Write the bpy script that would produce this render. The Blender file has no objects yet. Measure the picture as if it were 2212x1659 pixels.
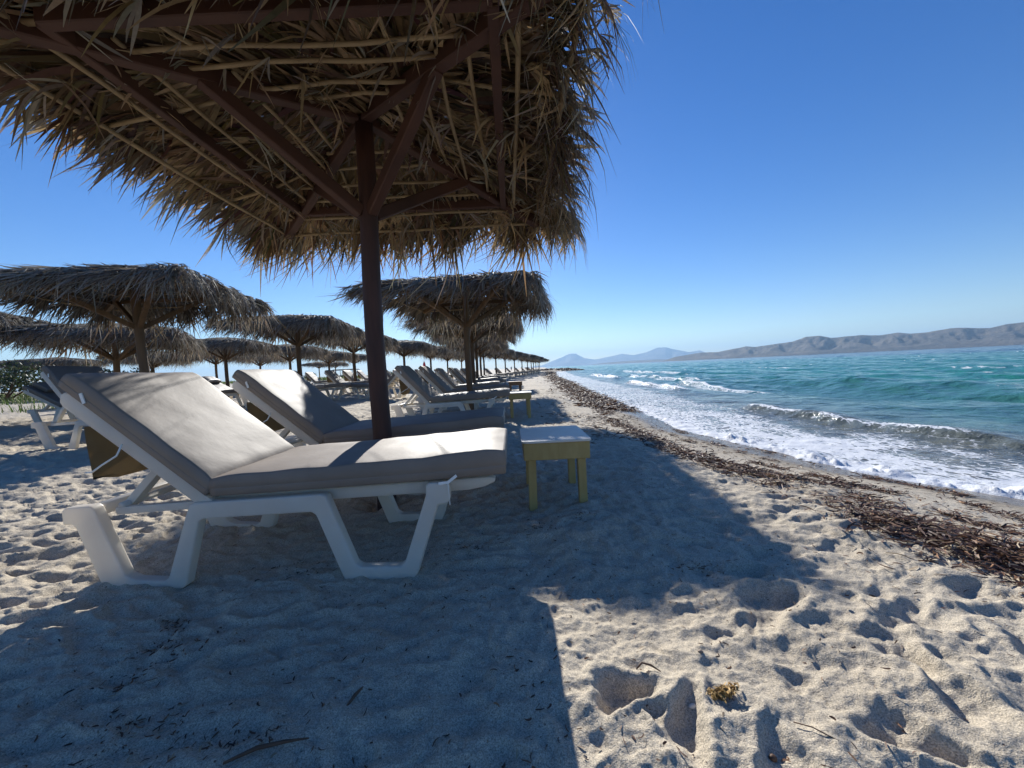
import bpy, bmesh, math, random
import numpy as np
from mathutils import Vector, Matrix

rng = np.random.default_rng(7)
random.seed(7)
C = bpy.context.scene.collection
PI = math.pi

# ------------------------------------------------------------------ camera
EYE = Vector((0, 0, 0.9))
pit, rol = math.radians(-2.3), math.radians(2.7)
fwd = Vector((0, math.cos(pit), math.sin(pit)))
rgt = Vector((1, 0, 0))
upv = rgt.cross(fwd)
R_ = math.cos(rol) * rgt - math.sin(rol) * upv
U_ = math.sin(rol) * rgt + math.cos(rol) * upv
cd = bpy.data.cameras.new('camera')
cam = bpy.data.objects.new('camera', cd)
C.objects.link(cam)
M = Matrix((R_, U_, -fwd)).transposed().to_4x4()
M.translation = EYE
cam.matrix_world = M
cd.sensor_width = 36
cd.lens = 36 * 831 / 2212
cd.clip_start = 0.02
cd.clip_end = 40000
bpy.context.scene.camera = cam

# ------------------------------------------------------------------ noise
_P = np.random.default_rng(11).permutation(512)
_P = np.concatenate([_P, _P, _P])
_A = np.random.default_rng(12).uniform(0, 2 * PI, 512)
_GX, _GY = np.cos(_A), np.sin(_A)

def noise(x, y, seed=0):
    x = np.asarray(x, float) + seed * 17.31; y = np.asarray(y, float) + seed * 9.73
    xi = np.floor(x).astype(np.int64); yi = np.floor(y).astype(np.int64)
    fx = x - xi; fy = y - yi
    u = fx * fx * fx * (fx * (fx * 6 - 15) + 10); v = fy * fy * fy * (fy * (fy * 6 - 15) + 10)
    def g(ix, iy, dx, dy):
        h = _P[(_P[ix & 511] + iy) & 511]
        return _GX[h] * dx + _GY[h] * dy
    a = g(xi, yi, fx, fy); b = g(xi + 1, yi, fx - 1, fy)
    c = g(xi, yi + 1, fx, fy - 1); d = g(xi + 1, yi + 1, fx - 1, fy - 1)
    return (a + u * (b - a)) * (1 - v) + (c + u * (d - c)) * v

def fbm(x, y, o=4, seed=0, gain=0.5):
    s = 0; a = 1.0; f = 1.0
    for i in range(o):
        s = s + a * noise(x * f, y * f, seed + i * 3); a *= gain; f *= 2.03
    return s

def sstep(a, b, x):
    t = np.clip((x - a) / (b - a), 0, 1)
    return t * t * (3 - 2 * t)

# ------------------------------------------------------------------ mesh helpers
def npmesh(name, V, F, mat=None, smooth=True, attrs=None):
    me = bpy.data.meshes.new(name)
    V = np.ascontiguousarray(V, dtype=np.float32); F = np.ascontiguousarray(F, dtype=np.int32)
    k = F.shape[1]
    me.vertices.add(len(V)); me.vertices.foreach_set('co', V.ravel())
    me.loops.add(F.size); me.loops.foreach_set('vertex_index', F.ravel())
    me.polygons.add(len(F)); me.polygons.foreach_set('loop_start', np.arange(0, F.size, k, dtype=np.int32))
    me.update(calc_edges=True)
    me.polygons.foreach_set('use_smooth', np.full(len(F), smooth))
    for n, a in (attrs or {}).items():
        a = np.asarray(a, dtype=np.float32)
        if a.ndim == 1:
            at = me.attributes.new(n, 'FLOAT', 'POINT'); at.data.foreach_set('value', a)
        else:
            at = me.attributes.new(n, 'FLOAT_COLOR', 'POINT'); at.data.foreach_set('color', a.ravel())
    if mat: me.materials.append(mat)
    return me

def link(name, data, parent=None, loc=None):
    o = bpy.data.objects.new(name, data); C.objects.link(o)
    if parent is not None: o.parent = parent
    if loc is not None: o.location = loc
    return o

def tag(o, label=None, cat=None, group=None, kind=None):
    if label: o['label'] = label
    if cat: o['category'] = cat
    if group: o['group'] = group
    if kind: o['kind'] = kind
    return o

def thing(name, label, cat, loc=(0, 0, 0), rz=0.0, group=None):
    o = bpy.data.objects.new(name, None); C.objects.link(o)
    o.empty_display_size = 0.1
    o.location = loc; o.rotation_euler = (0, 0, rz)
    return tag(o, label, cat, group)

kids = {}
def part(name, data, parent):
    o = link(name, data, parent)
    kids.setdefault(parent.name, []).append(o)
    return o

def dup(root, loc, rz, label, group=None, skip=()):
    r = root.copy(); C.objects.link(r)
    r.location = loc; r.rotation_euler = (0, 0, rz); r['label'] = label
    if group: r['group'] = group
    def rec(src, dst):
        for ch in kids.get(src.name, []):
            if ch.name.split('.')[0] in skip: continue
            c = ch.copy(); C.objects.link(c); c.parent = dst
            kids.setdefault(dst.name, []).append(c)
            rec(ch, c)
    rec(root, r)
    return r

class MB:
    def __init__(s): s.v = []; s.f = []
    def add(s, vs, fs):
        b = len(s.v); s.v += [tuple(v) for v in vs]; s.f += [tuple(i + b for i in f) for f in fs]
    def box(s, c, d, M=None):
        x, y, z = d[0] / 2, d[1] / 2, d[2] / 2
        vs = [Vector((i * x, j * y, k * z)) for i in (-1, 1) for j in (-1, 1) for k in (-1, 1)]
        if M: vs = [M @ v for v in vs]
        vs = [v + Vector(c) for v in vs]
        s.add(vs, [(0, 1, 3, 2), (4, 6, 7, 5), (0, 4, 5, 1), (2, 3, 7, 6), (0, 2, 6, 4), (1, 5, 7, 3)])
    def beam(s, a, b, w, h, up=(0, 0, 1)):
        a, b = Vector(a), Vector(b); d = (b - a).normalized()
        sd = d.cross(Vector(up)).normalized(); u = sd.cross(d)
        vs = [p + sd * (i * w / 2) + u * (j * h / 2) for p in (a, b) for i, j in ((-1, -1), (1, -1), (1, 1), (-1, 1))]
        s.add(vs, [(3, 2, 1, 0), (4, 5, 6, 7), (0, 1, 5, 4), (1, 2, 6, 5), (2, 3, 7, 6), (3, 0, 4, 7)])
    def tube(s, pts, rad, n=8, cap=True):
        pts = [Vector(p) for p in pts]; m = len(pts)
        if not hasattr(rad, '__len__'): rad = [rad] * m
        t0 = (pts[1] - pts[0]).normalized()
        ref = Vector((0, 0, 1)) if abs(t0.z) < .9 else Vector((1, 0, 0))
        vs = []; nrm = t0.cross(ref).normalized()
        for i, p in enumerate(pts):
            t = (pts[min(i + 1, m - 1)] - pts[max(i - 1, 0)]).normalized()
            nrm = (nrm - t * nrm.dot(t)).normalized(); bn = t.cross(nrm)
            for k in range(n):
                a = 2 * PI * k / n
                vs.append(p + (nrm * math.cos(a) + bn * math.sin(a)) * rad[i])
        fs = [(i * n + k, i * n + (k + 1) % n, (i + 1) * n + (k + 1) % n, (i + 1) * n + k) for i in range(m - 1) for k in range(n)]
        if cap:
            fs.append(tuple(range(n - 1, -1, -1))); fs.append(tuple((m - 1) * n + k for k in range(n)))
        s.add(vs, fs)
    def prism(s, poly, y0, y1):
        n = len(poly)
        vs = [(x, y0, z) for x, z in poly] + [(x, y1, z) for x, z in poly]
        s.add(vs, [tuple(range(n)), tuple(range(2 * n - 1, n - 1, -1))] + [(i, i + n, (i + 1) % n + n, (i + 1) % n) for i in range(n)])
    def mesh(s, name, mat, smooth=False, bevel=0, seg=2, subd=None):
        bm = bmesh.new()
        vs = [bm.verts.new(v) for v in s.v]
        for f in s.f:
            try: bm.faces.new([vs[i] for i in f])
            except ValueError: pass
        bmesh.ops.recalc_face_normals(bm, faces=bm.faces)
        if bevel:
            es = [e for e in bm.edges if len(e.link_faces) == 2 and e.calc_face_angle(0) > 0.45]
            bmesh.ops.bevel(bm, geom=es, offset=bevel, segments=seg, profile=0.6, affect='EDGES', clamp_overlap=True)
        me = bpy.data.meshes.new(name); bm.to_mesh(me); bm.free()
        for p in me.polygons: p.use_smooth = smooth
        me.materials.append(mat)
        if smooth and bevel:
            try: me.set_sharp_from_angle(angle=math.radians(50))
            except Exception: pass
        return me

# ------------------------------------------------------------------ materials
def new_mat(name):
    m = bpy.data.materials.new(name); m.use_nodes = True
    nt = m.node_tree
    for n in list(nt.nodes):
        if n.type != 'OUTPUT_MATERIAL': nt.nodes.remove(n)
    return m, nt, nt.nodes['Material Output']

def N(nt, t, **k):
    n = nt.nodes.new(t)
    for a, b in k.items():
        if a.startswith('i_'):
            key = a[2:].replace('_', ' ')
            n.inputs[key].default_value = b
        else: setattr(n, a, b)
    return n

def ramp(nt, fac, stops):
    r = nt.nodes.new('ShaderNodeValToRGB')
    el = r.color_ramp.elements
    while len(el) < len(stops): el.new(0.5)
    for e, (p, c) in zip(el, stops):
        e.position = p; e.color = (*c, 1) if len(c) == 3 else c
    nt.links.new(fac, r.inputs['Fac'])
    return r

def objcoord(nt):
    return nt.nodes.new('ShaderNodeTexCoord').outputs['Object']

def noisetex(nt, vec, scale, detail=4, rough=.55, dist=0.0):
    n = N(nt, 'ShaderNodeTexNoise')
    n.inputs['Scale'].default_value = scale; n.inputs['Detail'].default_value = detail
    n.inputs['Roughness'].default_value = rough; n.inputs['Distortion'].default_value = dist
    nt.links.new(vec, n.inputs['Vector'])
    return n

def bump(nt, h, strength, dist, prev=None):
    b = N(nt, 'ShaderNodeBump'); b.inputs['Strength'].default_value = strength; b.inputs['Distance'].default_value = dist
    nt.links.new(h, b.inputs['Height'])
    if prev is not None: nt.links.new(prev, b.inputs['Normal'])
    return b.outputs['Normal']

def simple_mat(name, c1, c2, scale=6, rough=.6, bscale=60, bstr=.15, bdist=.003, stretch=None, coat=0, spec=.5, obj_var=0.0, transl=0.0):
    m, nt, out = new_mat(name); L = nt.links
    vec = objcoord(nt)
    if stretch:
        mp = N(nt, 'ShaderNodeMapping'); mp.inputs['Scale'].default_value = stretch
        L.new(vec, mp.inputs['Vector']); vec = mp.outputs['Vector']
    n1 = noisetex(nt, vec, scale, 6, .6)
    r = ramp(nt, n1.outputs['Fac'], [(.3, c1), (.7, c2)])
    p = N(nt, 'ShaderNodeBsdfPrincipled'); p.inputs['Roughness'].default_value = rough
    p.inputs['Specular IOR Level'].default_value = spec
    col = r.outputs['Color']
    if obj_var:
        oi = N(nt, 'ShaderNodeObjectInfo')
        hs = N(nt, 'ShaderNodeHueSaturation')
        mr = N(nt, 'ShaderNodeMapRange'); mr.inputs['To Min'].default_value = 1 - obj_var; mr.inputs['To Max'].default_value = 1 + obj_var
        L.new(oi.outputs['Random'], mr.inputs['Value']); L.new(mr.outputs['Result'], hs.inputs['Value']); L.new(col, hs.inputs['Color'])
        col = hs.outputs['Color']
    L.new(col, p.inputs['Base Color'])
    n2 = noisetex(nt, vec, bscale, 4, .6)
    L.new(bump(nt, n2.outputs['Fac'], bstr, bdist), p.inputs['Normal'])
    if coat: p.inputs['Coat Weight'].default_value = coat
    if transl:
        tr = N(nt, 'ShaderNodeBsdfTranslucent'); L.new(col, tr.inputs['Color'])
        mxs = N(nt, 'ShaderNodeMixShader'); mxs.inputs['Fac'].default_value = transl
        L.new(p.outputs['BSDF'], mxs.inputs[1]); L.new(tr.outputs['BSDF'], mxs.inputs[2]); L.new(mxs.outputs['Shader'], out.inputs['Surface'])
    else:
        L.new(p.outputs['BSDF'], out.inputs['Surface'])
    return m

M_wood = simple_mat('stained_timber', (.036, .013, .008), (.085, .031, .018), 3, .62, 40, .35, .004, (6, 6, .8))
M_beam = simple_mat('reddish_timber', (.055, .021, .012), (.105, .042, .023), 3, .65, 30, .3, .004)
M_pole2 = simple_mat('brown_pole_timber', (.085, .048, .022), (.16, .092, .042), 3, .65, 40, .35, .004, (6, 6, .8), obj_var=.35)
M_cane = simple_mat('dry_cane', (.272, .184, .096), (.448, .320, .168), 8, .6, 60, .2, .002)
M_plastic = simple_mat('white_plastic', (.832, .760, .664), (.900, .864, .768), 4, .42, 220, .12, .001, transl=.4)
M_vinyl = simple_mat('taupe_vinyl', (.225, .183, .148), (.280, .233, .192), 3.5, .6, 9, .22, .01, spec=.22)
M_vinyl_d = simple_mat('dark_taupe_vinyl', (.136, .112, .093), (.176, .147, .125), 3.5, .5, 9, .2, .01)
M_canvas = simple_mat('beige_canvas', (.304, .224, .120), (.384, .288, .160), 5, .8, 150, .25, .002, transl=.25)
M_strap = simple_mat('white_cord', (.832, .800, .720), (.900, .900, .864), 20, .7)
M_yellow = simple_mat('ochre_paint', (.44, .295, .095), (.55, .385, .145), 5, .6, 60, .3, .002, (3, 3, 1))
M_top = simple_mat('pale_laminate', (.720, .640, .528), (.832, .768, .656), 4, .5, 120, .1, .001)
M_orange = simple_mat('orange_brown_timber', (.22, .10, .04), (.34, .17, .07), 5, .6, 60, .3, .002, (3, 3, 1))
M_grey = simple_mat('grey_timber', (.22, .2, .17), (.32, .29, .25), 5, .7, 60, .3, .002)
M_red = simple_mat('red_fabric', (.60, .05, .05), (.75, .09, .08), 5, .8)
M_skin = simple_mat('skin', (.45, .26, .18), (.52, .31, .22), 5, .6)
M_dark = simple_mat('dark_cloth', (.04, .04, .05), (.07, .06, .07), 5, .8)
M_clump = simple_mat('dried_fibre', (.26, .16, .05), (.52, .38, .15), 30, .85, 150, .8, .01)
M_twig = simple_mat('brown_twig', (.09, .045, .025), (.16, .09, .05), 20, .7)
M_shell = simple_mat('shell_white', (.6, .57, .5), (.75, .72, .66), 20, .5)
M_pebble = simple_mat('pebble_brown', (.18, .12, .08), (.3, .22, .16), 20, .6)

def make_thatch_mat():
    m, nt, out = new_mat('palm_thatch'); L = nt.links
    at = N(nt, 'ShaderNodeAttribute', attribute_name='col')
    vec = objcoord(nt)
    n1 = noisetex(nt, vec, 45, 3, .6)
    mr = N(nt, 'ShaderNodeMapRange'); mr.inputs['To Min'].default_value = .65; mr.inputs['To Max'].default_value = 1.3
    L.new(n1.outputs['Fac'], mr.inputs['Value'])
    mx = N(nt, 'ShaderNodeMix', data_type='RGBA', blend_type='MULTIPLY'); mx.inputs['Factor'].default_value = 1
    L.new(at.outputs['Color'], mx.inputs[6]); L.new(mr.outputs['Result'], mx.inputs[7])
    p = N(nt, 'ShaderNodeBsdfPrincipled'); p.inputs['Roughness'].default_value = .68; p.inputs['Specular IOR Level'].default_value = .3
    L.new(mx.outputs[2], p.inputs['Base Color'])
    t = N(nt, 'ShaderNodeBsdfTranslucent')
    hs = N(nt, 'ShaderNodeHueSaturation'); hs.inputs['Saturation'].default_value = 1.12; hs.inputs['Value'].default_value = 1.0
    L.new(mx.outputs[2], hs.inputs['Color']); L.new(hs.outputs['Color'], t.inputs['Color'])
    ms = N(nt, 'ShaderNodeMixShader'); ms.inputs['Fac'].default_value = .28
    L.new(p.outputs['BSDF'], ms.inputs[1]); L.new(t.outputs['BSDF'], ms.inputs[2])
    L.new(ms.outputs['Shader'], out.inputs['Surface'])
    return m
M_thatch = make_thatch_mat()

def make_ribbon_mat(name, rough, transl=.15):
    m, nt, out = new_mat(name); L = nt.links
    at = N(nt, 'ShaderNodeAttribute', attribute_name='col')
    p = N(nt, 'ShaderNodeBsdfPrincipled'); p.inputs['Roughness'].default_value = rough
    L.new(at.outputs['Color'], p.inputs['Base Color'])
    t = N(nt, 'ShaderNodeBsdfTranslucent'); L.new(at.outputs['Color'], t.inputs['Color'])
    ms = N(nt, 'ShaderNodeMixShader'); ms.inputs['Fac'].default_value = transl
    L.new(p.outputs['BSDF'], ms.inputs[1]); L.new(t.outputs['BSDF'], ms.inputs[2])
    L.new(ms.outputs['Shader'], out.inputs['Surface'])
    return m
M_weed = make_ribbon_mat('seagrass_leaves', .62)
M_leaf = make_ribbon_mat('green_leaves', .5, .3)

def make_sand():
    m, nt, out = new_mat('beach_sand'); L = nt.links
    vec = objcoord(nt)
    wet = N(nt, 'ShaderNodeAttribute', attribute_name='wet')
    big = noisetex(nt, vec, 1.3, 5, .6)
    base = ramp(nt, big.outputs['Fac'], [(.3, (.47, .402, .305)), (.7, (.56, .488, .378))])
    gr = noisetex(nt, vec, 300, 2, .75)
    grr = ramp(nt, gr.outputs['Fac'], [(.28, (.25, .23, .22)), (.5, (1, 1, 1)), (.72, (1.7, 1.66, 1.6))])
    gr2 = noisetex(nt, vec, 130, 3, .7)
    grr2 = ramp(nt, gr2.outputs['Fac'], [(.3, (.72, .70, .68)), (.6, (1.08, 1.08, 1.08))])
    mx = N(nt, 'ShaderNodeMix', data_type='RGBA', blend_type='MULTIPLY'); mx.inputs['Factor'].default_value = .8
    L.new(base.outputs['Color'], mx.inputs[6]); L.new(grr.outputs['Color'], mx.inputs[7])
    mx2 = N(nt, 'ShaderNodeMix', data_type='RGBA', blend_type='MULTIPLY'); mx2.inputs['Factor'].default_value = .8
    L.new(mx.outputs[2], mx2.inputs[6]); L.new(grr2.outputs['Color'], mx2.inputs[7])
    # dark organic specks
    vor = N(nt, 'ShaderNodeTexVoronoi'); vor.inputs['Scale'].default_value = 38
    L.new(vec, vor.inputs['Vector'])
    sp = ramp(nt, vor.outputs['Distance'], [(.07, (0, 0, 0)), (.11, (1, 1, 1))])
    spm = N(nt, 'ShaderNodeMix', data_type='RGBA', blend_type='MIX')
    gate = noisetex(nt, vec, 9, 2, .5)
    gr_ = ramp(nt, gate.outputs['Fac'], [(.5, (1, 1, 1)), (.58, (0, 0, 0))])
    mm = N(nt, 'ShaderNodeMath', operation='MAXIMUM')
    L.new(sp.outputs['Color'], mm.inputs[0]); L.new(gr_.outputs['Color'], mm.inputs[1])
    spm.inputs[6].default_value = (.10, .06, .045, 1)
    L.new(mm.outputs[0], spm.inputs['Factor']); L.new(mx2.outputs[2], spm.inputs[7])
    wetc = N(nt, 'ShaderNodeMix', data_type='RGBA', blend_type='MULTIPLY')
    wetc.inputs[7].default_value = (.47, .44, .40, 1)
    L.new(wet.outputs['Fac'], wetc.inputs['Factor']); L.new(spm.outputs[2], wetc.inputs[6])
    p = N(nt, 'ShaderNodeBsdfPrincipled')
    L.new(wetc.outputs[2], p.inputs['Base Color'])
    rr = N(nt, 'ShaderNodeMapRange'); rr.inputs['From Min'].default_value = .6; rr.inputs['To Min'].default_value = .9; rr.inputs['To Max'].default_value = .22
    L.new(wet.outputs['Fac'], rr.inputs['Value']); L.new(rr.outputs['Result'], p.inputs['Roughness'])
    b0 = noisetex(nt, vec, 7, 5, .6)
    nn = bump(nt, b0.outputs['Fac'], .45, .05)
    b1 = noisetex(nt, vec, 45, 4, .65)
    nn = bump(nt, b1.outputs['Fac'], .35, .012, nn)
    nn = bump(nt, gr.outputs['Fac'], .5, .005, nn)
    L.new(nn, p.inputs['Normal'])
    L.new(p.outputs['BSDF'], out.inputs['Surface'])
    return m
M_sand = make_sand()

def make_sea():
    m, nt, out = new_mat('sea_water'); L = nt.links
    vec = objcoord(nt)
    depth = N(nt, 'ShaderNodeAttribute', attribute_name='depth')
    foam = N(nt, 'ShaderNodeAttribute', attribute_name='foam')
    dn = noisetex(nt, vec, .03, 3, .5)
    ad = N(nt, 'ShaderNodeMath', operation='MULTIPLY_ADD'); ad.inputs[1].default_value = .16; L.new(dn.outputs['Fac'], ad.inputs[0])
    sub = N(nt, 'ShaderNodeMath', operation='ADD'); sub.inputs[1].default_value = -.08
    L.new(depth.outputs['Fac'], ad.inputs[2]); L.new(ad.outputs[0], sub.inputs[0])
    body = ramp(nt, sub.outputs[0], [(.0, (.18, .165, .13)), (.10, (.13, .145, .12)), (.22, (.06, .165, .14)), (.36, (.024, .205, .145)), (.70, (.016, .185, .138)), (.86, (.010, .06, .10))])
    p = N(nt, 'ShaderNodeBsdfPrincipled'); p.inputs['Roughness'].default_value = .12; p.inputs['IOR'].default_value = 1.33
    L.new(body.outputs['Color'], p.inputs['Base Color'])
    b1 = noisetex(nt, vec, 3.2, 4, .6); b2 = noisetex(nt, vec, 14, 3, .6); b3 = noisetex(nt, vec, .55, 3, .6)
    nn = bump(nt, b3.outputs['Fac'], .7, .5)
    nn = bump(nt, b1.outputs['Fac'], .6, .10, nn)
    nn = bump(nt, b2.outputs['Fac'], .5, .02, nn)
    L.new(nn, p.inputs['Normal'])
    f = N(nt, 'ShaderNodeBsdfPrincipled'); f.inputs['Roughness'].default_value = .75
    f.inputs['Base Color'].default_value = (.74, .75, .76, 1)
    fb = noisetex(nt, vec, 30, 4, .7); L.new(bump(nt, fb.outputs['Fac'], .5, .02), f.inputs['Normal'])
    # lacy foam: a cell pattern, stretched along the shore, gated by the coverage attribute
    mp = N(nt, 'ShaderNodeMapping'); mp.inputs['Scale'].default_value = (1.5, .9, 1); L.new(vec, mp.inputs['Vector'])
    wn = noisetex(nt, mp.outputs['Vector'], 3, 3, .6)
    wa = N(nt, 'ShaderNodeVectorMath', operation='MULTIPLY_ADD'); wa.inputs[1].default_value = (.45, .45, .0)
    L.new(wn.outputs['Color'], wa.inputs[0]); L.new(mp.outputs['Vector'], wa.inputs[2])
    v1 = N(nt, 'ShaderNodeTexVoronoi', feature='DISTANCE_TO_EDGE'); v1.inputs['Scale'].default_value = 9; L.new(wa.outputs['Vector'], v1.inputs['Vector'])
    n4 = noisetex(nt, wa.outputs['Vector'], 9, 4, .65)
    a1 = N(nt, 'ShaderNodeMath', operation='MULTIPLY_ADD'); a1.inputs[1].default_value = 1.3; L.new(v1.outputs['Distance'], a1.inputs[0])
    a2 = N(nt, 'ShaderNodeMath', operation='MULTIPLY'); a2.inputs[1].default_value = .95; L.new(n4.outputs['Fac'], a2.inputs[0]); L.new(a2.outputs[0], a1.inputs[2])
    s1 = N(nt, 'ShaderNodeMath', operation='SUBTRACT'); L.new(foam.outputs['Fac'], s1.inputs[0]); L.new(a1.outputs[0], s1.inputs[1])
    mk = N(nt, 'ShaderNodeMapRange'); mk.inputs['From Min'].default_value = -.06; mk.inputs['From Max'].default_value = .10
    L.new(s1.outputs[0], mk.inputs['Value'])
    ms = N(nt, 'ShaderNodeMixShader')
    L.new(mk.outputs['Result'], ms.inputs['Fac']); L.new(p.outputs['BSDF'], ms.inputs[1]); L.new(f.outputs['BSDF'], ms.inputs[2])
    L.new(ms.outputs['Shader'], out.inputs['Surface'])
    return m
M_sea = make_sea()

def make_hill(name, c1, c2):
    m, nt, out = new_mat(name); L = nt.links
    vec = objcoord(nt)
    n1 = noisetex(nt, vec, .006, 8, .65)
    n2 = noisetex(nt, vec, .05, 6, .7)
    ad = N(nt, 'ShaderNodeMath', operation='MULTIPLY_ADD'); ad.inputs[1].default_value = .5
    L.new(n2.outputs['Fac'], ad.inputs[0]); L.new(n1.outputs['Fac'], ad.inputs[2])
    r = ramp(nt, ad.outputs[0], [(.62, c1), (.88, c2)])
    p = N(nt, 'ShaderNodeBsdfPrincipled'); p.inputs['Roughness'].default_value = .95
    L.new(r.outputs['Color'], p.inputs['Base Color'])
    L.new(bump(nt, n2.outputs['Fac'], .9, 22), p.inputs['Normal'])
    L.new(p.outputs['BSDF'], out.inputs['Surface'])
    return m
M_hill = make_hill('dry_scrub_hill', (.048, .042, .032), (.184, .144, .099))

# ------------------------------------------------------------------ terrain
SEA = -0.30
_sy = np.array([-40, -5, 0, 2.3, 2.93, 3.5, 4.1, 4.8, 5.65, 6.5, 10.6, 19.5, 46, 70, 88, 96, 101, 106, 118, 200, 1000, 9000.])
_sx = np.array([9, 5.4, 4.6, 4.15, 3.92, 3.55, 3.4, 3.3, 3.1, 2.95, 3.2, 3.7, 5.4, 8.0, 10.0, 13.5, 17.5, 15.5, 12.5, 20, 85, 700.])

def shore_x(y):
    return np.interp(y, _sy, _sx) + .10 * noise(y * .9, 0.3, 5) + .05 * noise(y * 3.1, 0.7, 6)

FEET = [(560, .02)]
PITS = [(.87, 1.33, .15, .08, .055, .5), (.25, 1.0, .085, .055, .05, .4), (.386, .90, .05, .11, .05, -.5), (1.12, 1.13, .12, .06, .04, .9), (1.09, .95, .13, .05, .05, 1.3),
        (.87, .85, .10, .05, .045, -.6), (.74, 1.02, .05, .035, .02, .3), (1.3, 1.25, .14, .07, .04, .3), (1.45, 1.0, .15, .07, .05, 1.0), (.32, .93, .03, .03, .03, 0),
        (.62, 1.2, .06, .03, .02, .3), (.75, 1.25, .06, .03, .02, 1.), (1.65, 1.35, .13, .07, .04, .1), (.55, .80, .09, .05, .04, .8), (.95, 1.55, .12, .06, .035, .4)]
_r = np.random.default_rng(5)
for i in range(480):
    rr = 0.9 + 8.5 * _r.random() ** .8; aa = _r.uniform(-1.25, 1.1)
    x, y = rr * math.sin(aa), rr * math.cos(aa)
    if x > 1.9 or (x > .6 and y < 2.2 and _r.random() < .55): continue
    if -2.3 < x < .1 and 1.4 < y < 2.5: continue
    if x < .3 and y < 1.4 and _r.random() < .15: continue
    sc = _r.uniform(.6, 1.15)
    sc *= _r.choice([.3, .45, .75]); PITS.append((x, y, .12 * sc, .065 * sc, _r.uniform(.016, .034) * sc, _r.uniform(0, PI)))

def ground_base(x, y):
    s = shore_x(y) - x
    z = np.interp(s, [-400, -40, -10, -4, -1, 0, .7, 1.5, 2.1, 2.7], [-16, -4.5, -1.7, -.95, -.46, SEA, -.20, -.085, -.02, 0])
    z = z + np.interp(-x, [2.5, 6, 10, 20, 45, 300], [0, .12, .20, .36, .62, 1.0])
    return z, s

def ground_h(x, y):
    x = np.asarray(x, float); y = np.asarray(y, float)
    z, s = ground_base(x, y)
    dry = sstep(1.0, 2.3, s)
    near = np.clip(1 - np.exp(-((x + 1.0) / 1.2) ** 2 - ((y - 1.95) / .5) ** 2) * .6, 0, 1)
    dune = (fbm(x * .45, y * .45, 3, 20) * .05)
    wob = fbm(x * 1.7, y * 1.3, 4, 30) * .034
    r0 = np.hypot(x, y)
    rip = fbm(x * 4.0 + .8 * noise(x, y, 41), y * 6.0, 3, 40)
    rip = (.5 - np.abs(rip)) * .035
    fine = fbm(x * 16, y * 16, 3, 50, .6) * .0075 + np.abs(fbm(x * 7.5, y * 7.5, 2, 55)) * .012 + sstep(3.2, 2.2, np.hypot(x, y)) * fbm(x * 42, y * 42, 2, 57) * .0028
    r = np.hypot(x, y)
    lod = 1 / (1 + (r / 60) ** 2)
    z = z + dry * near * (dune + wob + rip * (.55 + .8 * sstep(.25, -.15, x) + .75 * sstep(1.3, 2.6, r0) + .35 * sstep(1.6, .9, x) * sstep(1.2, 1.7, r0))) * lod + fine * (.15 + .85 * dry) * lod
    # berm heaps of sand beside the weed line further along the beach
    z = z + .10 * np.exp(-((x - 1.2 - .04 * (y - 12)) / .8) ** 2 - ((y - 12.5) / 3.2) ** 2)
    # a low mound of sand scraped up between lounger and little table
    z = z + .05 * np.exp(-((x - .25) / .45) ** 2 - ((y - 2.0) / .28) ** 2)
    return z

def apply_pits(x, y, z):
    for (px, py, a, b, d, th) in PITS:
        a *= .74; b *= .8; d *= .75
        R = 2.6 * max(a, b)
        k = np.where((np.abs(x - px) < R) & (np.abs(y - py) < R))[0]
        if len(k) == 0: continue
        dx = x[k] - px; dy = y[k] - py
        u = (dx * math.cos(th) + dy * math.sin(th)) / a; v = (-dx * math.sin(th) + dy * math.cos(th)) / b
        wob = 1 + .25 * np.sin(3 * np.arctan2(v, u) + px * 50)
        q = np.sqrt(u * u + v * v) * wob
        z[k] += d * .8 * (-np.exp(-q ** 4 * .7) + .25 * np.exp(-((q - 1.5) / .5) ** 2))
    return z

def gz(x, y):
    xx, yy = np.array([float(x)]), np.array([float(y)])
    return float(apply_pits(xx, yy, ground_h(xx, yy))[0])

def polar(r_list, a_list, closed=False):
    r = np.asarray(r_list)[:, None]; a = np.asarray(a_list)[None, :]
    x = (r * np.sin(a)).ravel(); y = (r * np.cos(a)).ravel()
    nr, na = len(r_list), len(a_list)
    i = np.arange(nr - 1)[:, None]; j = np.arange(na if closed else na - 1)[None, :]
    j2 = (j + 1) % na
    F = np.stack([(i * na + j), (i * na + j2), ((i + 1) * na + j2), ((i + 1) * na + j)], -1).reshape(-1, 4)
    return x, y, F[:, ::-1]

def rings(segs):
    r = [segs[0][0]]
    for a, b, q in segs:
        while r[-1] < b: r.append(r[-1] * q)
    return np.array(r)

def build_sand():
    a = np.concatenate([np.radians(np.arange(-76, 66, .165)), np.radians(np.arange(66, 284, 3.0))])
    r = rings([(.12, .55, 1.08), (.55, 4.5, 1.0052), (4.5, 14, 1.0075), (14, 60, 1.015), (60, 9000, 1.06)])
    x, y, F = polar(r, a, True)
    z = apply_pits(x, y, ground_h(x, y))
    s = shore_x(y) - x
    wet = sstep(1.25, .35, s + .18 * noise(x * 1.2, y * 1.2, 60))
    o = link('sand_beach', npmesh('sand_beach', np.stack([x, y, z], 1), F, M_sand, True, {'wet': wet}))
    tag(o, kind='structure')
build_sand()

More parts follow.
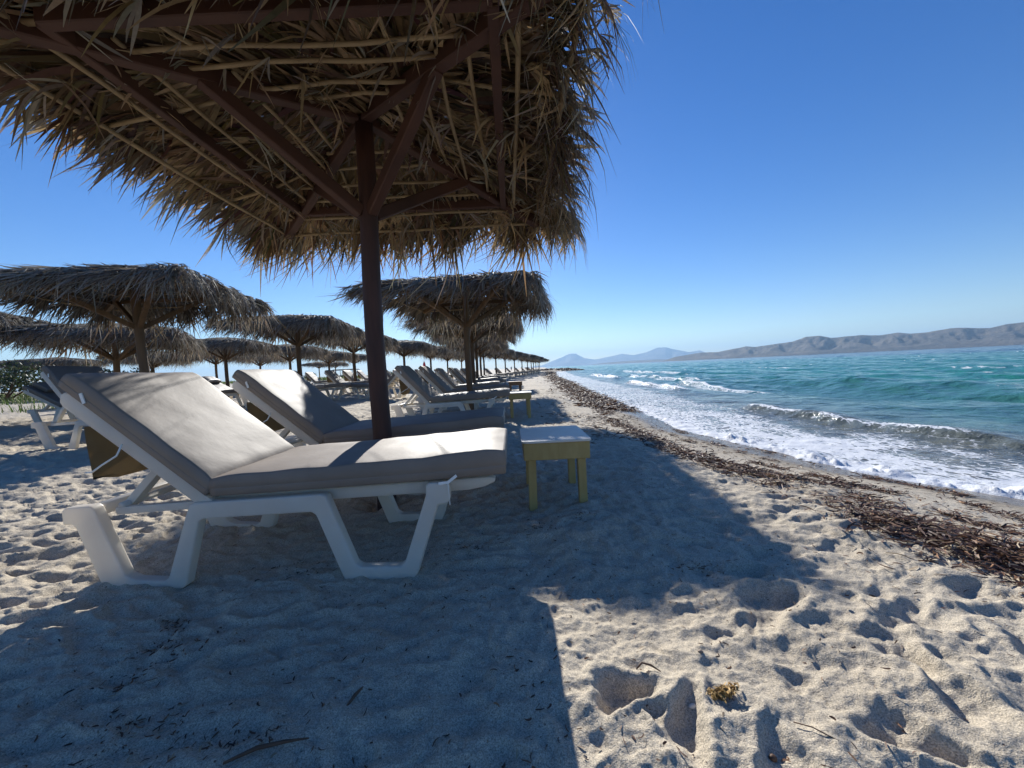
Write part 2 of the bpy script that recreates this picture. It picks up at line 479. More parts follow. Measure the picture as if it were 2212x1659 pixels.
def build_sea():
    a = np.concatenate([np.radians(np.arange(-20, 62, .17)), np.radians(np.arange(62, 175, 1.5))])
    r = rings([(1.6, 26, 1.0062), (26, 420, 1.0115), (420, 9000, 1.035)])
    x, y, F = polar(r, a)
    s = x - shore_x(y)          # distance out from the waterline
    rr = np.hypot(x, y)
    off = np.clip(s, 0, None)
    amp = sstep(.4, 9, off)
    z = np.zeros_like(x); slope = np.zeros_like(x)
    g = np.random.default_rng(3)
    wx = x + 1.6 * noise(x * .11, y * .11, 71); wy = y + 1.6 * noise(x * .11, y * .11, 72)
    for lam, A in ((13, .06), (9, .075), (6.5, .08), (4.6, .075), (3.1, .065), (2.2, .05), (1.5, .034), (1.0, .022), (.7, .013)):
        for q in range(2):
            th = math.radians(200 + g.uniform(-32, 32)); k = 2 * PI / lam
            ph = k * (wx * math.cos(th) + wy * math.sin(th)) + g.uniform(0, 6.28)
            env = .55 + .9 * noise(x / (lam * 2.2), y / (lam * 2.2), 80 + q + int(lam * 7)) + .2
            fade = 1 / (1 + (rr * .0055 / lam * 1.1) ** 4)
            c = np.sin(ph); c = (1 - 2 * np.abs(.5 - (c + 1) / 2) ** 1.0) * 0 + c + .28 * np.cos(2 * ph)
            z += A * .48 * c * env * fade
    chop = fbm(x * 1.3, y * 1.3, 3, 90) * .03
    z = z * (.10 + .9 * amp) + chop * (.25 + .75 * amp) * (1 / (1 + (rr / 60) ** 2))
    crest = z.copy()
    foam = np.zeros_like(x)
    # whitecaps out at sea, scattered on the crests
    wc = noise(x * .10, y * .16, 100) + .6 * noise(x * .35, y * .5, 101)
    cap = sstep(.105, .165, crest + .14 * wc) * sstep(.05, .45, wc + .06)
    foam = np.maximum(foam, cap * .9 * sstep(-.08, .22, noise(x * 2.2, y * 4.2, 103) + .5 * noise(x * .5, y * .9, 104)) * sstep(5, 14, off))
    # the breakers: ridges running parallel to the shore
    dist = off + .35 * noise(y * .35, 1.7, 110) + .15 * noise(y * 1.1, 2.2, 111)
    for d0, h, w0, w1, y0, y1, fm in ((2.55, .175, .18, .62, 3.2, 10.5, .72), (4.2, .16, .25, .8, -6, 3.6, .3), (5.2, .20, .25, .8, 11, 22, 1.0), (3.4, .22, .2, .6, 13, 26, 1.0), (6.5, .24, .3, 1.0, 17, 40, 1.0), (4.0, .26, .3, .7, 27, 48, 1.0), (9, .10, .4, 1.2, 10, 17, .5), (9.5, .24, .4, 1.2, 24, 60, 1.0)):
        env = sstep(y0, y0 + (y1 - y0) * .25, y) * sstep(y1, y1 - (y1 - y0) * .25, y)
        dd = dist - d0
        prof = np.where(dd < 0, np.exp(-(dd / w0) ** 2), np.exp(-(dd / w1) ** 2))
        wobh = .75 + .5 * noise(y * .7, d0, 120)
        z += h * env * prof * wobh
        br = noise(y * .5 + d0 * 3, .4, 130) + .35 * noise(y * 2.3, d0, 131) + (.35 if fm > .95 else .0)
        lip = np.exp(-((dd + .03) / .10) ** 2) * sstep(-.15, .2, br) * env
        z += .015 * lip * fbm(x * 14, y * 14, 2, 140)
        foam = np.maximum(foam, fm * 1.15 * lip)
        if fm > .95: foam = np.maximum(foam, env * sstep(.15, -.2, dd) * sstep(-1.2, -.3, dd) * .62 * sstep(-.3, .2, br))
    # swash: lacy foam between the waterline and the first breaker
    n = fbm(x * .9, y * .55, 3, 150)
    sw = sstep(3.1, 1.9, off + .5 * n) * sstep(-.15, .05, s)
    foam = np.maximum(foam, sw * (.27 + .28 * sstep(1.8, .5, off) + .42 * sstep(-.3, .35, n) + .26 * sstep(1.1, .2, off) ) * sstep(12, 5, y) + sw * .62 * sstep(5, 12, y))
    thin = sstep(4.6, 2.8, off + .6 * n)
    foam = np.maximum(foam, thin * .43)
    # froth piled up at the very edge
    fr = sstep(.50, .12, off) * sstep(-.25, .0, s) * sstep(14, 4, y)
    lump = np.clip(fbm(x * 3.2, y * 3.2, 2, 160) * .9 + .5 * np.abs(fbm(x * 9, y * 9, 3, 161)) - .02, 0, 1); big = np.clip(noise(y * .9, .3, 170) + .12, 0, 1)
    z += fr * (.015 + .06 * lump + .20 * lump * big)
    foam = np.maximum(foam, fr * 1.4)
    z += sw * .012 * fbm(x * 5, y * 5, 2, 180)
    Z = SEA + z
    Z = np.where(s < -.3, SEA - .35, Z)
    Z = np.where((s >= -.3) & (s < 0), np.minimum(Z, SEA + .03), Z)
    depth = np.interp(off, [0, 1.5, 3, 5, 12, 40, 62, 120, 900], [0, .06, .13, .22, .34, .48, .66, .95, 1.0])
    o = link('sea', npmesh('sea', np.stack([x, y, Z], 1), F, M_sea, True, {'foam': foam, 'depth': depth}))
    tag(o, kind='structure')
build_sea()

# ------------------------------------------------------------------ hills across the water
HR = [(0.371, -0.0004), (0.4034, 0.0101), (0.4324, 0.0138), (0.4606, 0.0173), (0.4925, 0.0163), (0.549, 0.0255), (0.5656, 0.0229), (0.6056, 0.0271), (0.6324, 0.0297), (0.6547, 0.038), (0.676, 0.0384), (0.6932, 0.0324), (0.7134, 0.0328), (0.7391, 0.0342), (0.7637, 0.0312), (0.7872, 0.0338), (0.8041, 0.0298), (0.8258, 0.0304), (0.8515, 0.0349), (0.871, 0.0334), (0.8943, 0.0308), (0.9097, 0.0348), (0.9271, 0.0354), (1.1, .03), (1.3, 0)]
HF = [(.03, 0), (0.0805, 0.0043), (0.1153, 0.0169), (0.1498, 0.0306), (0.1667, 0.0314), (0.1885, 0.0178), (0.216, 0.013), (0.2434, 0.0172), (0.2813, 0.024), (0.3075, 0.0192), (0.3388, 0.0246), (0.3645, 0.0343), (0.3844, 0.0336), (0.4039, 0.0276), (0.4325, 0.019), (0.4561, 0.0217), (0.4788, 0.011), (.55, 0)]
HL = [(.20, 0), (.24, .004), (.30, .006), (.36, .006), (.42, .003), (.46, 0)]
def build_hill(prof, dist, width, name, na, gully, seed, lift=0.0):
    pa = np.array([p[0] for p in prof]); pe = np.array([p[1] for p in prof])
    a = np.linspace(pa[0], pa[-1], na); nd = 46
    d = np.linspace(-width, width, nd)
    A, Dd = np.meshgrid(a, d, indexing='ij')
    rr = dist + Dd
    x = rr * np.sin(A); y = rr * np.cos(A)
    e = np.interp(A, pa, pe)
    H = np.clip(e, 0, 1) * dist + lift * (e > 0)
    t = np.clip(1 - np.abs(Dd / width), 0, 1)
    sh = t ** .9
    ridge = np.abs(fbm(A * dist / gully, Dd / (gully * 3.2), 4, seed))
    z = H * sh * (1 - 1.1 * np.clip(ridge, 0, .6) * np.sin(PI * t)) + SEA * 2 * (1 - t)
    i = np.arange(na - 1)[:, None]; j = np.arange(nd - 1)[None, :]
    F = np.stack([i * nd + j, i * nd + j + 1, (i + 1) * nd + j + 1, (i + 1) * nd + j], -1).reshape(-1, 4)
    o = link(name, npmesh(name, np.stack([x.ravel(), y.ravel(), z.ravel()], 1), F, M_hill, True))
    tag(o, kind='structure')
build_hill(HR, 2600, 380, 'island_hills', 420, 170, 200)
build_hill(HF, 8300, 900, 'distant_mountains', 260, 500, 210, 6)
build_hill(HL, 4200, 400, 'low_headland_hills', 90, 200, 220)

# ------------------------------------------------------------------ palm-thatched parasol
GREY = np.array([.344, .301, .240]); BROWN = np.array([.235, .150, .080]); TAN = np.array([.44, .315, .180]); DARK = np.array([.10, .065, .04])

def fan_batch(P, D, Nn, L, spread, m, droop, wind, col, g, w_scale=1.0, fray=None):
    """leaves: P base, D outward dir, Nn leaf normal, L length (arrays) -> strips"""
    n = len(P)
    fr = np.ones(n) if fray is None else fray
    S = np.cross(Nn, D); S /= np.linalg.norm(S, axis=1)[:, None]
    T = np.array([0, .3, .55, .78, 1.0])
    W = np.array([.16, 1.0, 1.05, .78, .10])
    base = np.linspace(-1, 1, m)[None, :]
    ang = base * spread[:, None] + g.normal(0, .05, (n, m)) * fr[:, None]
    dirs = np.cos(ang)[..., None] * D[:, None] + np.sin(ang)[..., None] * S[:, None] + g.normal(0, .045, (n, m, 1)) * fr[:, None, None] * Nn[:, None]
    dirs /= np.linalg.norm(dirs, axis=2)[..., None]
    ln = L[:, None] * (1 - .22 * np.abs(base) ** 2) * (1 + fr[:, None] * g.uniform(-.30, .12, (n, m)))
    pts = P[:, None, None] + dirs[:, :, None] * (T[None, None, :, None] * ln[..., None, None])
    dr = droop[:, None] * g.uniform(.2, 1.7, (n, m))
    pts[..., 2] -= dr[..., None] * (T ** 2.2)[None, None] * ln[..., None]
    wv = wind[:, None] * g.uniform(-.3, 1.5, (n, m)) * np.where(dirs[..., 0] < -.35, .15, 1.0)
    tt = np.clip((T - .45) / .55, 0, 1) ** 1.6
    pts += (wv[..., None] * tt[None, None])[..., None] * ln[..., None, None] * np.array([-1, -.12, .12])
    curl = fr[:, None, None, None] * g.normal(0, .13, (n, m, 1, 3)) * (T ** 3)[None, None, :, None] * ln[..., None, None]
    pts += curl
    wid = np.cross(dirs, Nn[:, None]); wid /= np.linalg.norm(wid, axis=2)[..., None] + 1e-9
    tilt = (np.where(np.arange(m) % 2, 1, -1)[None] * (.30 + .25 * fr[:, None]) + g.normal(0, .35, (n, m)) * fr[:, None])
    wid = np.cos(tilt)[..., None] * wid + np.sin(tilt)[..., None] * Nn[:, None]
    hw = ln * spread[:, None] / m * (.82 - .16 * fr[:, None]) * w_scale
    off = wid[:, :, None] * (W[None, None, :, None] * hw[..., None, None])
    V = np.stack([pts - off, pts + off], 3).reshape(-1, 3)       # n,m,5,2,3
    k = n * m
    b = (np.arange(k) * 10)[:, None]
    q = np.array([[0, 1, 3, 2], [2, 3, 5, 4], [4, 5, 7, 6], [6, 7, 9, 8]])
    F = (b[:, None] + q[None]).reshape(-1, 4)
    cc = col[:, None] * g.uniform(.7, 1.3, (n, m, 1)) + g.normal(0, .012, (n, m, 3))
    cc = np.clip(cc, .015, .8)
    cc = np.repeat(cc.reshape(k, 1, 3), 10, 1).reshape(-1, 3)
    cc = np.concatenate([cc, np.ones((len(cc), 1))], 1)
    return V, F, cc

def roof_z(d, ap, sl):
    return ap - sl * d

def thatch_mesh(name, g, half, ap, sl, m, step, dens, windk, eave=1.30, skirt=(.16, .32), rim=(.28, .42), taper=0.0):
    P, D, Nn, L, sp, dr, wi, co, fy = [], [], [], [], [], [], [], [], []
    dl = np.arange(-.14, eave + .01, step)
    for k in range(4):
        o = np.array([math.cos(k * PI / 2), math.sin(k * PI / 2), 0]); t = np.array([-o[1], o[0], 0])
        for ci, d in enumerate(dl):
            last = ci >= len(dl) - 2
            w = abs(d) + .1
            for layer in range(2):
                cnt = max(3, int(2 * w / (.17 / dens)))
                for u in np.linspace(-w, w, cnt):
                    uu = u + g.normal(0, .05); dd = d + g.normal(0, .04)
                    sq = max(abs(uu), abs(dd))
                    out = layer == 1
                    p = o * dd + t * uu
                    p[2] = roof_z(sq, ap, sl) + .035 + .05 * layer + g.uniform(0, .035)
                    diag = np.clip(uu / max(d, .3), -1, 1) if d > .3 else 0.0
                    yaw = .5 * diag ** 3 + g.normal(0, .16)
                    dv = o * math.cos(yaw) + t * math.sin(yaw)
                    pitch = -sl * .9 + .02 + g.normal(0, .03)
                    if last: pitch -= .10 * g.random()
                    dv = dv * math.cos(pitch) + np.array([0, 0, math.sin(pitch)])
                    nn = np.array([0, 0, 1.0]) - dv * dv[2]; nn /= np.linalg.norm(nn)
                    P.append(p); D.append(dv); Nn.append(nn)
                    L.append(g.uniform(.42, .58) if not last else g.uniform(*rim))
                    sp.append(g.uniform(.45, .75)); dr.append(g.uniform(.02, .12) if not last else g.uniform(.35, .85))
                    lee = windk * (1.0 if last else .25)
                    wi.append(lee * g.uniform(.3, 1.2))
                    fy.append((.65 if out else .5) if last else (.45 if out else .22))
                    if last: dr[-1] *= 1 + (.65 if dv[0] > 0 else .5) * dv[0]; L[-1] *= 1 - .28 * max(dv[0], 0) + .22 * max(dv[1], 0) + .04 * max(-dv[0], 0)
                    r = g.random()
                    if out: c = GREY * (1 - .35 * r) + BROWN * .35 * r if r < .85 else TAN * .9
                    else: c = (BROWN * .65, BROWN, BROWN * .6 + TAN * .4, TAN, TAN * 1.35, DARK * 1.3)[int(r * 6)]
                    co.append(c)
    # loose hanging edge skirts and stray curls round the eave
    for k in range(4):
        o = np.array([math.cos(k * PI / 2), math.sin(k * PI / 2), 0]); t = np.array([-o[1], o[0], 0])
        for u in np.arange(-eave - .12, eave + .12, .085 / dens):
            uu = u + g.normal(0, .04); dd = eave + .07 + g.normal(0, .04)
            p = o * dd + t * uu; p[2] = roof_z(eave, ap, sl) + g.uniform(-.02, .09)
            yaw = .55 * np.clip(uu / eave, -1, 1) ** 5 + g.normal(0, .2); pitch = -g.uniform(.15, .8)
            dv = o * math.cos(yaw) + t * math.sin(yaw); dv = dv * math.cos(pitch) + np.array([0, 0, math.sin(pitch)])
            nn = np.array([0, 0, 1.0]) - dv * dv[2]; nn /= np.linalg.norm(nn)
            P.append(p); D.append(dv); Nn.append(nn); L.append(g.uniform(*skirt)); sp.append(g.uniform(.3, .55))
            dr.append(g.uniform(.3, .9)); wi.append(windk * g.uniform(.3, 1.6)); fy.append(.95); dr[-1] *= 1 + (.6 if dv[0] > 0 else .5) * dv[0]; L[-1] *= 1 - .22 * max(dv[0], 0) + .6 * max(dv[1], 0) + .15 * max(-dv[0], 0); co.append(GREY * g.uniform(.7, 1.15) if g.random() < .75 else BROWN)
    A = lambda q: np.array(q)
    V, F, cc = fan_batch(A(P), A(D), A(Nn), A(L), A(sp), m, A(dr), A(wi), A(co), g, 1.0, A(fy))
    if taper:
        k = V[:, 0] > 1.55; V[k, 0] = 1.55 + (V[k, 0] - 1.55) * .4
        k = V[:, 1] < -1.48; V[k, 1] = -1.48 + (V[k, 1] + 1.48) * .3
    else:
        lum = cc[:, :3].mean(1, keepdims=True); cc[:, :3] = (cc[:, :3] * .5 + lum * np.array([1.04, 1.0, .92]) * .5) * .88
    V[:, 0] *= 1 + taper * V[:, 1]
    return npmesh(name, V, F, M_thatch, False, {'col': cc})

def stray_mesh(name, g, ap, sl, n):
    """loose dead strands that stick out under the roof"""
    P = np.zeros((n, 3)); P[:, 0] = g.uniform(-1.25, 1.25, n); P[:, 1] = g.uniform(-1.25, 1.25, n)
    P[:, 2] = roof_z(np.max(np.abs(P[:, :2]), 1), ap, sl) + .0
    a = g.uniform(0, 2 * PI, n); D = np.stack([np.cos(a), np.sin(a), g.uniform(-.7, -.02, n)], 1); D /= np.linalg.norm(D, axis=1)[:, None]
    Nn = np.cross(D, g.normal(0, 1, (n, 3))); Nn /= np.linalg.norm(Nn, axis=1)[:, None]
    col = np.where(g.random(n)[:, None] < .5, TAN[None] * .9, GREY[None])
    V, F, cc = fan_batch(P, D, Nn, g.uniform(.08, .26, n), g.uniform(.15, .35, n), 3, g.uniform(.1, .5, n), g.uniform(-.1, .2, n), col, g, .6)
    return npmesh(name, V, F, M_thatch, False, {'col': cc})

def parasol(name, label, loc, rz, group, thatch, ap, sl, joint, pole_r, hero=False, mw=None, frame=.88, bk=.86):
    mw = mw or M_pole2
    root = thing(name, label, 'parasol', loc, rz, group)
    b = MB()
    zs = np.linspace(-.5, ap - .06, 12)
    b.tube([(.006 * math.sin(z * 3 + 1), .006 * math.cos(z * 2.3), z) for z in zs], [pole_r * (1.06 - .12 * (z + .5) / 3 + .012 * math.sin(z * 9)) for z in zs], 18)
    part('pole', b.mesh('pole', mw, True), root)
    mb_ = M_beam if hero else mw
    for sx, sy in ((1, 1), (-1, 1), (-1, -1), (1, -1)):
        b = MB(); b.beam((sx * .03, sy * .03, ap - .05), (sx * 1.22, sy * 1.22, ap - .05 - sl * 1.22), .065, .085)
        part('rafter', b.mesh('rafter', mb_, False, .006, 1), root)
        b = MB(); b.beam((sx * pole_r * .55, sy * pole_r * .55, joint), (sx * frame * bk, sy * frame * bk, ap - .065 - sl * frame * bk), .062, .075)
        part('brace', b.mesh('brace', mb_, False, .006, 1), root)
    zf = ap - sl * frame - .045
    for k in range(4):
        a, c = [(1, 1), (-1, 1), (-1, -1), (1, -1)][k], [(-1, 1), (-1, -1), (1, -1), (1, 1)][k]
        b = MB(); f = frame - .035; m_ = 1.14 if hero else 1.0
        a = (a[0], a[1] * (m_ if a[1] < 0 else 1)); c = (c[0], c[1] * (m_ if c[1] < 0 else 1))
        b.beam((a[0] * f, a[1] * f, zf - .005 * k), (c[0] * f, c[1] * f, zf - .005 * k), .05, .07)
        part('frame_beam', b.mesh('frame_beam', mb_, False, .005, 1), root)
    g = np.random.default_rng(4)
    ds = (.28, .45, .63, .78, 1.02, 1.24) if hero else (.6, 1.24)
    for k in range(4):
        o = Vector((math.cos(k * PI / 2), math.sin(k * PI / 2), 0)); t = Vector((-o.y, o.x, 0))
        for d in ds:
            dd = d + g.normal(0, .015); z = ap - sl * d - .040
            e = d + g.uniform(0, .12)
            pts = []
            for q in np.linspace(-1, 1, 7):
                pts.append(o * (dd + .006 * math.sin(q * 3 + d * 9 + k)) + t * (q * e) + Vector((0, 0, z + .008 * math.cos(q * 5 + k + d * 7))))
            b = MB(); b.tube(pts, .0115 if d < 1.0 else .0135, 7)
            part('cane', b.mesh('cane', M_cane, True), root)
        if hero:
            for u in (-.42, .36):
                b = MB(); b.tube([o * .42 + t * u + Vector((0, 0, ap - sl * .42 + .0)), o * .9 + t * (u * 1.15) + Vector((0, 0, ap - sl * .9 - .03)), o * 1.27 + t * (u * 1.2) + Vector((0, 0, ap - sl * 1.27 - .015))], .011, 7)
                part('cane', b.mesh('cane', M_cane, True), root)
    part('thatch', thatch, root)
    return root

g1 = np.random.default_rng(21)
T_hero = thatch_mesh('thatch', g1, 1.6, 2.64, .235, 15, .125, 1.2, 1.0, taper=.075, skirt=(.14, .28), rim=(.26, .40))
T_strays = stray_mesh('stray_fronds', g1, 2.62, .235, 420)
T_a = thatch_mesh('thatch', np.random.default_rng(31), 1.6, 2.60, .18, 14, .17, .95, .75, skirt=(.22, .40), rim=(.34, .48))
T_b = thatch_mesh('thatch', np.random.default_rng(32), 1.6, 2.55, .175, 14, .17, .95, .9, skirt=(.24, .42), rim=(.34, .5))

G1 = 'thatched parasols in the row along the water'
G2 = 'thatched parasols in the second row'
G3 = 'thatched parasols in the back rows'
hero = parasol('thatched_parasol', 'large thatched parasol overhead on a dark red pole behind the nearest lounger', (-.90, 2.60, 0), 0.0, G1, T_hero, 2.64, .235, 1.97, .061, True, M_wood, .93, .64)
part('stray_fronds', T_strays, hero)

second = parasol('thatched_parasol', 'thatched parasol seen just right of the big pole, first one beyond the overhead parasol', (-.86, 7.77, 0), -.12, G1, T_a, 2.60, .18, 1.80, .058)
second.scale = (1.06, 1.05, 1.0)
proto_b = None
ROW1 = [(-1.24, 12.6), (-1.56, 17.6), (-1.78, 22.6), (-1.96, 27.8), (-1.29, 33), (-.58, 38), (.38, 43), (1.35, 48), (2.25, 53), (3.02, 58), (3.66, 63), (4.36, 68), (5.12, 73), (5.75, 78)]
ORD = 'third fourth fifth sixth seventh eighth ninth tenth eleventh twelfth thirteenth fourteenth fifteenth sixteenth'.split()
for i, (x, y) in enumerate(ROW1):
    lab = f'thatched parasol, {ORD[i]} from the camera in the row nearest the water'
    if i == len(ROW1) - 1: lab = 'farthest thatched parasol at the end of the row beside the water'
    dup(second, (x, y, gz(x, y) - .02), random.uniform(-.07, .07) + (PI if i % 2 else 0), lab, G1, skip=('cane', 'frame_beam', 'rafter') if y > 20 else ())

back = parasol('thatched_parasol', 'wide thatched parasol on a stout tan pole, rising behind the nearest backrest at the left', (-6.2, 6.6, gz(-6.2, 6.6) - .02), .22, G2, T_b, 2.57, .175, 1.76, .066)
back.rotation_euler.y = -.05
for x, y, rz, lab in [(-6.36, 11.6, .12, 'thatched parasol straight above the second lounger backrest, left of the big pole'),
                      (-6.7, 16.5, .05, 'thatched parasol whose pole stands just left of the big dark pole'),
                      (-5.94, 21.5, 0, 'thatched parasol showing immediately right of the big dark pole'),
                      (-5.61, 27, .05, 'thatched parasol between the big pole and the next waterside pole, the left one'),
                      (-5.43, 33, .05, 'thatched parasol between the big pole and the next waterside pole, the farther right one'),
                      (-5.0, 39, .02, 'small far thatched parasol of the second row close to the waterside pole')]:
    dup(back, (x, y, gz(x, y) - .02), rz, lab, G2, skip=('cane', 'frame_beam', 'rafter') if y > 20 else ())
for x, y, rz, lab in [(-9.8, 9.6, .55, 'thatched parasol with sunlit crown on a thin red pole, below the wide left parasol'),
                      (-11.66, 15.8, .2, 'thatched parasol with fanned braces just left of the second lounger backrest'),
                      (-11.9, 20.8, .1, 'thatched parasol partly hidden behind the top edge of the second lounger backrest'),
                      (-12.5, 26.5, .1, 'thatched parasol whose skirt hangs over the group of far loungers'),
                      (-11.35, 7.0, .3, 'thatched parasol cut by the left photo edge with reddish loose strands'),
                      (-20.4, 22, .2, 'low far thatched parasol between the tan pole and the red pole'),
                      (-28.0, 24, .35, 'low far thatched parasol with sunlit flecks above the nearest backrest corner'),
                      (-24.2, 26, .2, 'low far thatched parasol just left of the thin red pole'),
                      (-31.5, 25, .3, 'low far thatched parasol at the left edge above the dark bushes'),
                      (-17.2, 22.5, .25, 'low far thatched parasol in the gap right of the tan pole'),
                      (-18.2, 28, .15, 'small far thatched parasol right behind the one with fanned braces'),
                      (-13.6, 33.5, .05, 'small far thatched parasol above the lounger group, just left of the big pole'),
                      (-25.9, 52, .05, 'tiny flat thatched parasol far off above the loungers, the left of a pair'),
                      (-24.6, 54, .3, 'tiny flat thatched parasol far off above the loungers, the right of a pair')]:
    dup(back, (x, y, gz(x, y) - (.38 if y == 9.6 else .15 if y < 30 else .02)), rz, lab, G3, skip=('cane', 'frame_beam', 'rafter') if y > 20 else ())

# ------------------------------------------------------------------ sun loungers
SIDE = [(-.999, .305), (-1.002, .366), (-.985, .380), (-.878, .384), (-.862, .372), (-.748, .065), (-.705, .045), (-.575, .033), (-.556, .048), (-.462, .315), (-.44, .368), (-.42, .377), (.14, .388), (.162, .378), (.272, .070), (.295, .054), (.470, .050), (.490, .066), (.598, .36), (.600, .405), (.615, .416), (.69, .414), (.705, .402), (.703, .335), (.690, .322), (.650, .318),
        (.545, .015), (.525, -.012), (.24, -.014), (.220, .0), (.112, .298), (.092, .312), (-.385, .303), (-.405, .292), (-.482, .008), (-.50, -.004), (-.83, -.006), (-.845, .004), (-.948, .298), (-.965, .305)]

def cushion(name, Lx, W, T, mat, g, puff=.012, wr=.004, nx=40, ny=18):
    """rounded, slightly puffed pad: origin at the lower corner edge, x along its length"""
    bm = bmesh.new()
    u = np.linspace(0, 1, nx); v = np.linspace(-1, 1, ny)
    e = .028
    prof = [(0.0, 0.010), (.0, .5), (.010 / T * .0, .78)]
    vs = []
    rows = [('b', 0.0, .006), ('b', .04, .001), ('s', .34, 0), ('s', .365, .0), ('s', .385, .0022), ('s', .405, .0), ('s', .70, .0), ('s', .92, .0008), ('t', .985, .004), ('t', 1.0, .011)]
    # ring loops round the outline, from the bottom up
    per = []
    n1, n2 = nx, ny
    for i in range(n1): per.append((i / (n1 - 1), -1))
    for j in range(1, n2): per.append((1, -1 + 2 * j / (n2 - 1)))
    for i in range(n1 - 2, -1, -1): per.append((i / (n1 - 1), 1))
    for j in range(n2 - 2, 0, -1): per.append((0, -1 + 2 * j / (n2 - 1)))
    def pos(uu, vv, h, inset):
        x = inset + uu * (Lx - 2 * inset); y = vv * (W / 2 - inset)
        bul = .003 * math.sin(PI * h)
        x += (1 if uu > .5 else -1) * bul * (abs(uu - .5) * 2) ** 12; y += vv * bul * abs(vv) ** 8
        z = h * T
        top = sstep(.5, 1, h)
        z += float(top) * (puff * (1 - (2 * uu - 1) ** 4) * (1 - vv ** 4) + wr * float(noise(x * 5, y * 4, 300)) * 2 + wr * .6 * float(noise(x * 13, y * 9, 301)))
        z -= float(top) * .010 * max(0, (abs(2 * uu - 1) - .85) / .15) ** 2
        return (x, y, z)
    loops = []
    for kind, h, ins in rows:
        loops.append([bm.verts.new(pos(a, b, h, ins)) for a, b in per])
    k = len(per)
    for r in range(len(loops) - 1):
        for i in range(k):
            bm.faces.new((loops[r][i], loops[r][(i + 1) % k], loops[r + 1][(i + 1) % k], loops[r + 1][i]))
    grid = {}
    for i in range(n1):
        for j in range(n2):
            grid[i, j] = None
    idx = 0
    for i in range(n1): grid[i, 0] = loops[-1][idx]; idx += 1
    for j in range(1, n2): grid[n1 - 1, j] = loops[-1][idx]; idx += 1
    for i in range(n1 - 2, -1, -1): grid[i, n2 - 1] = loops[-1][idx]; idx += 1
    for j in range(n2 - 2, 0, -1): grid[0, j] = loops[-1][idx]; idx += 1
    for i in range(1, n1 - 1):
        for j in range(1, n2 - 1):
            grid[i, j] = bm.verts.new(pos(i / (n1 - 1), -1 + 2 * j / (n2 - 1), 1.0, .011))
    for i in range(n1 - 1):
        for j in range(n2 - 1):
            bm.faces.new((grid[i, j], grid[i + 1, j], grid[i + 1, j + 1], grid[i, j + 1]))
    bm.faces.new(loops[0][::-1])
    bmesh.ops.recalc_face_normals(bm, faces=bm.faces)
    me = bpy.data.meshes.new(name); bm.to_mesh(me); bm.free()
    for p in me.polygons: p.use_smooth = True
    me.materials.append(mat)
    return me

def slanted(me, ang, x0, z0):
    c, s = math.cos(ang), math.sin(ang)
    for v in me.vertices:
        x, z = v.co.x, v.co.z
        v.co.x = x0 + x * c - z * s; v.co.z = z0 + x * s + z * c
    return me

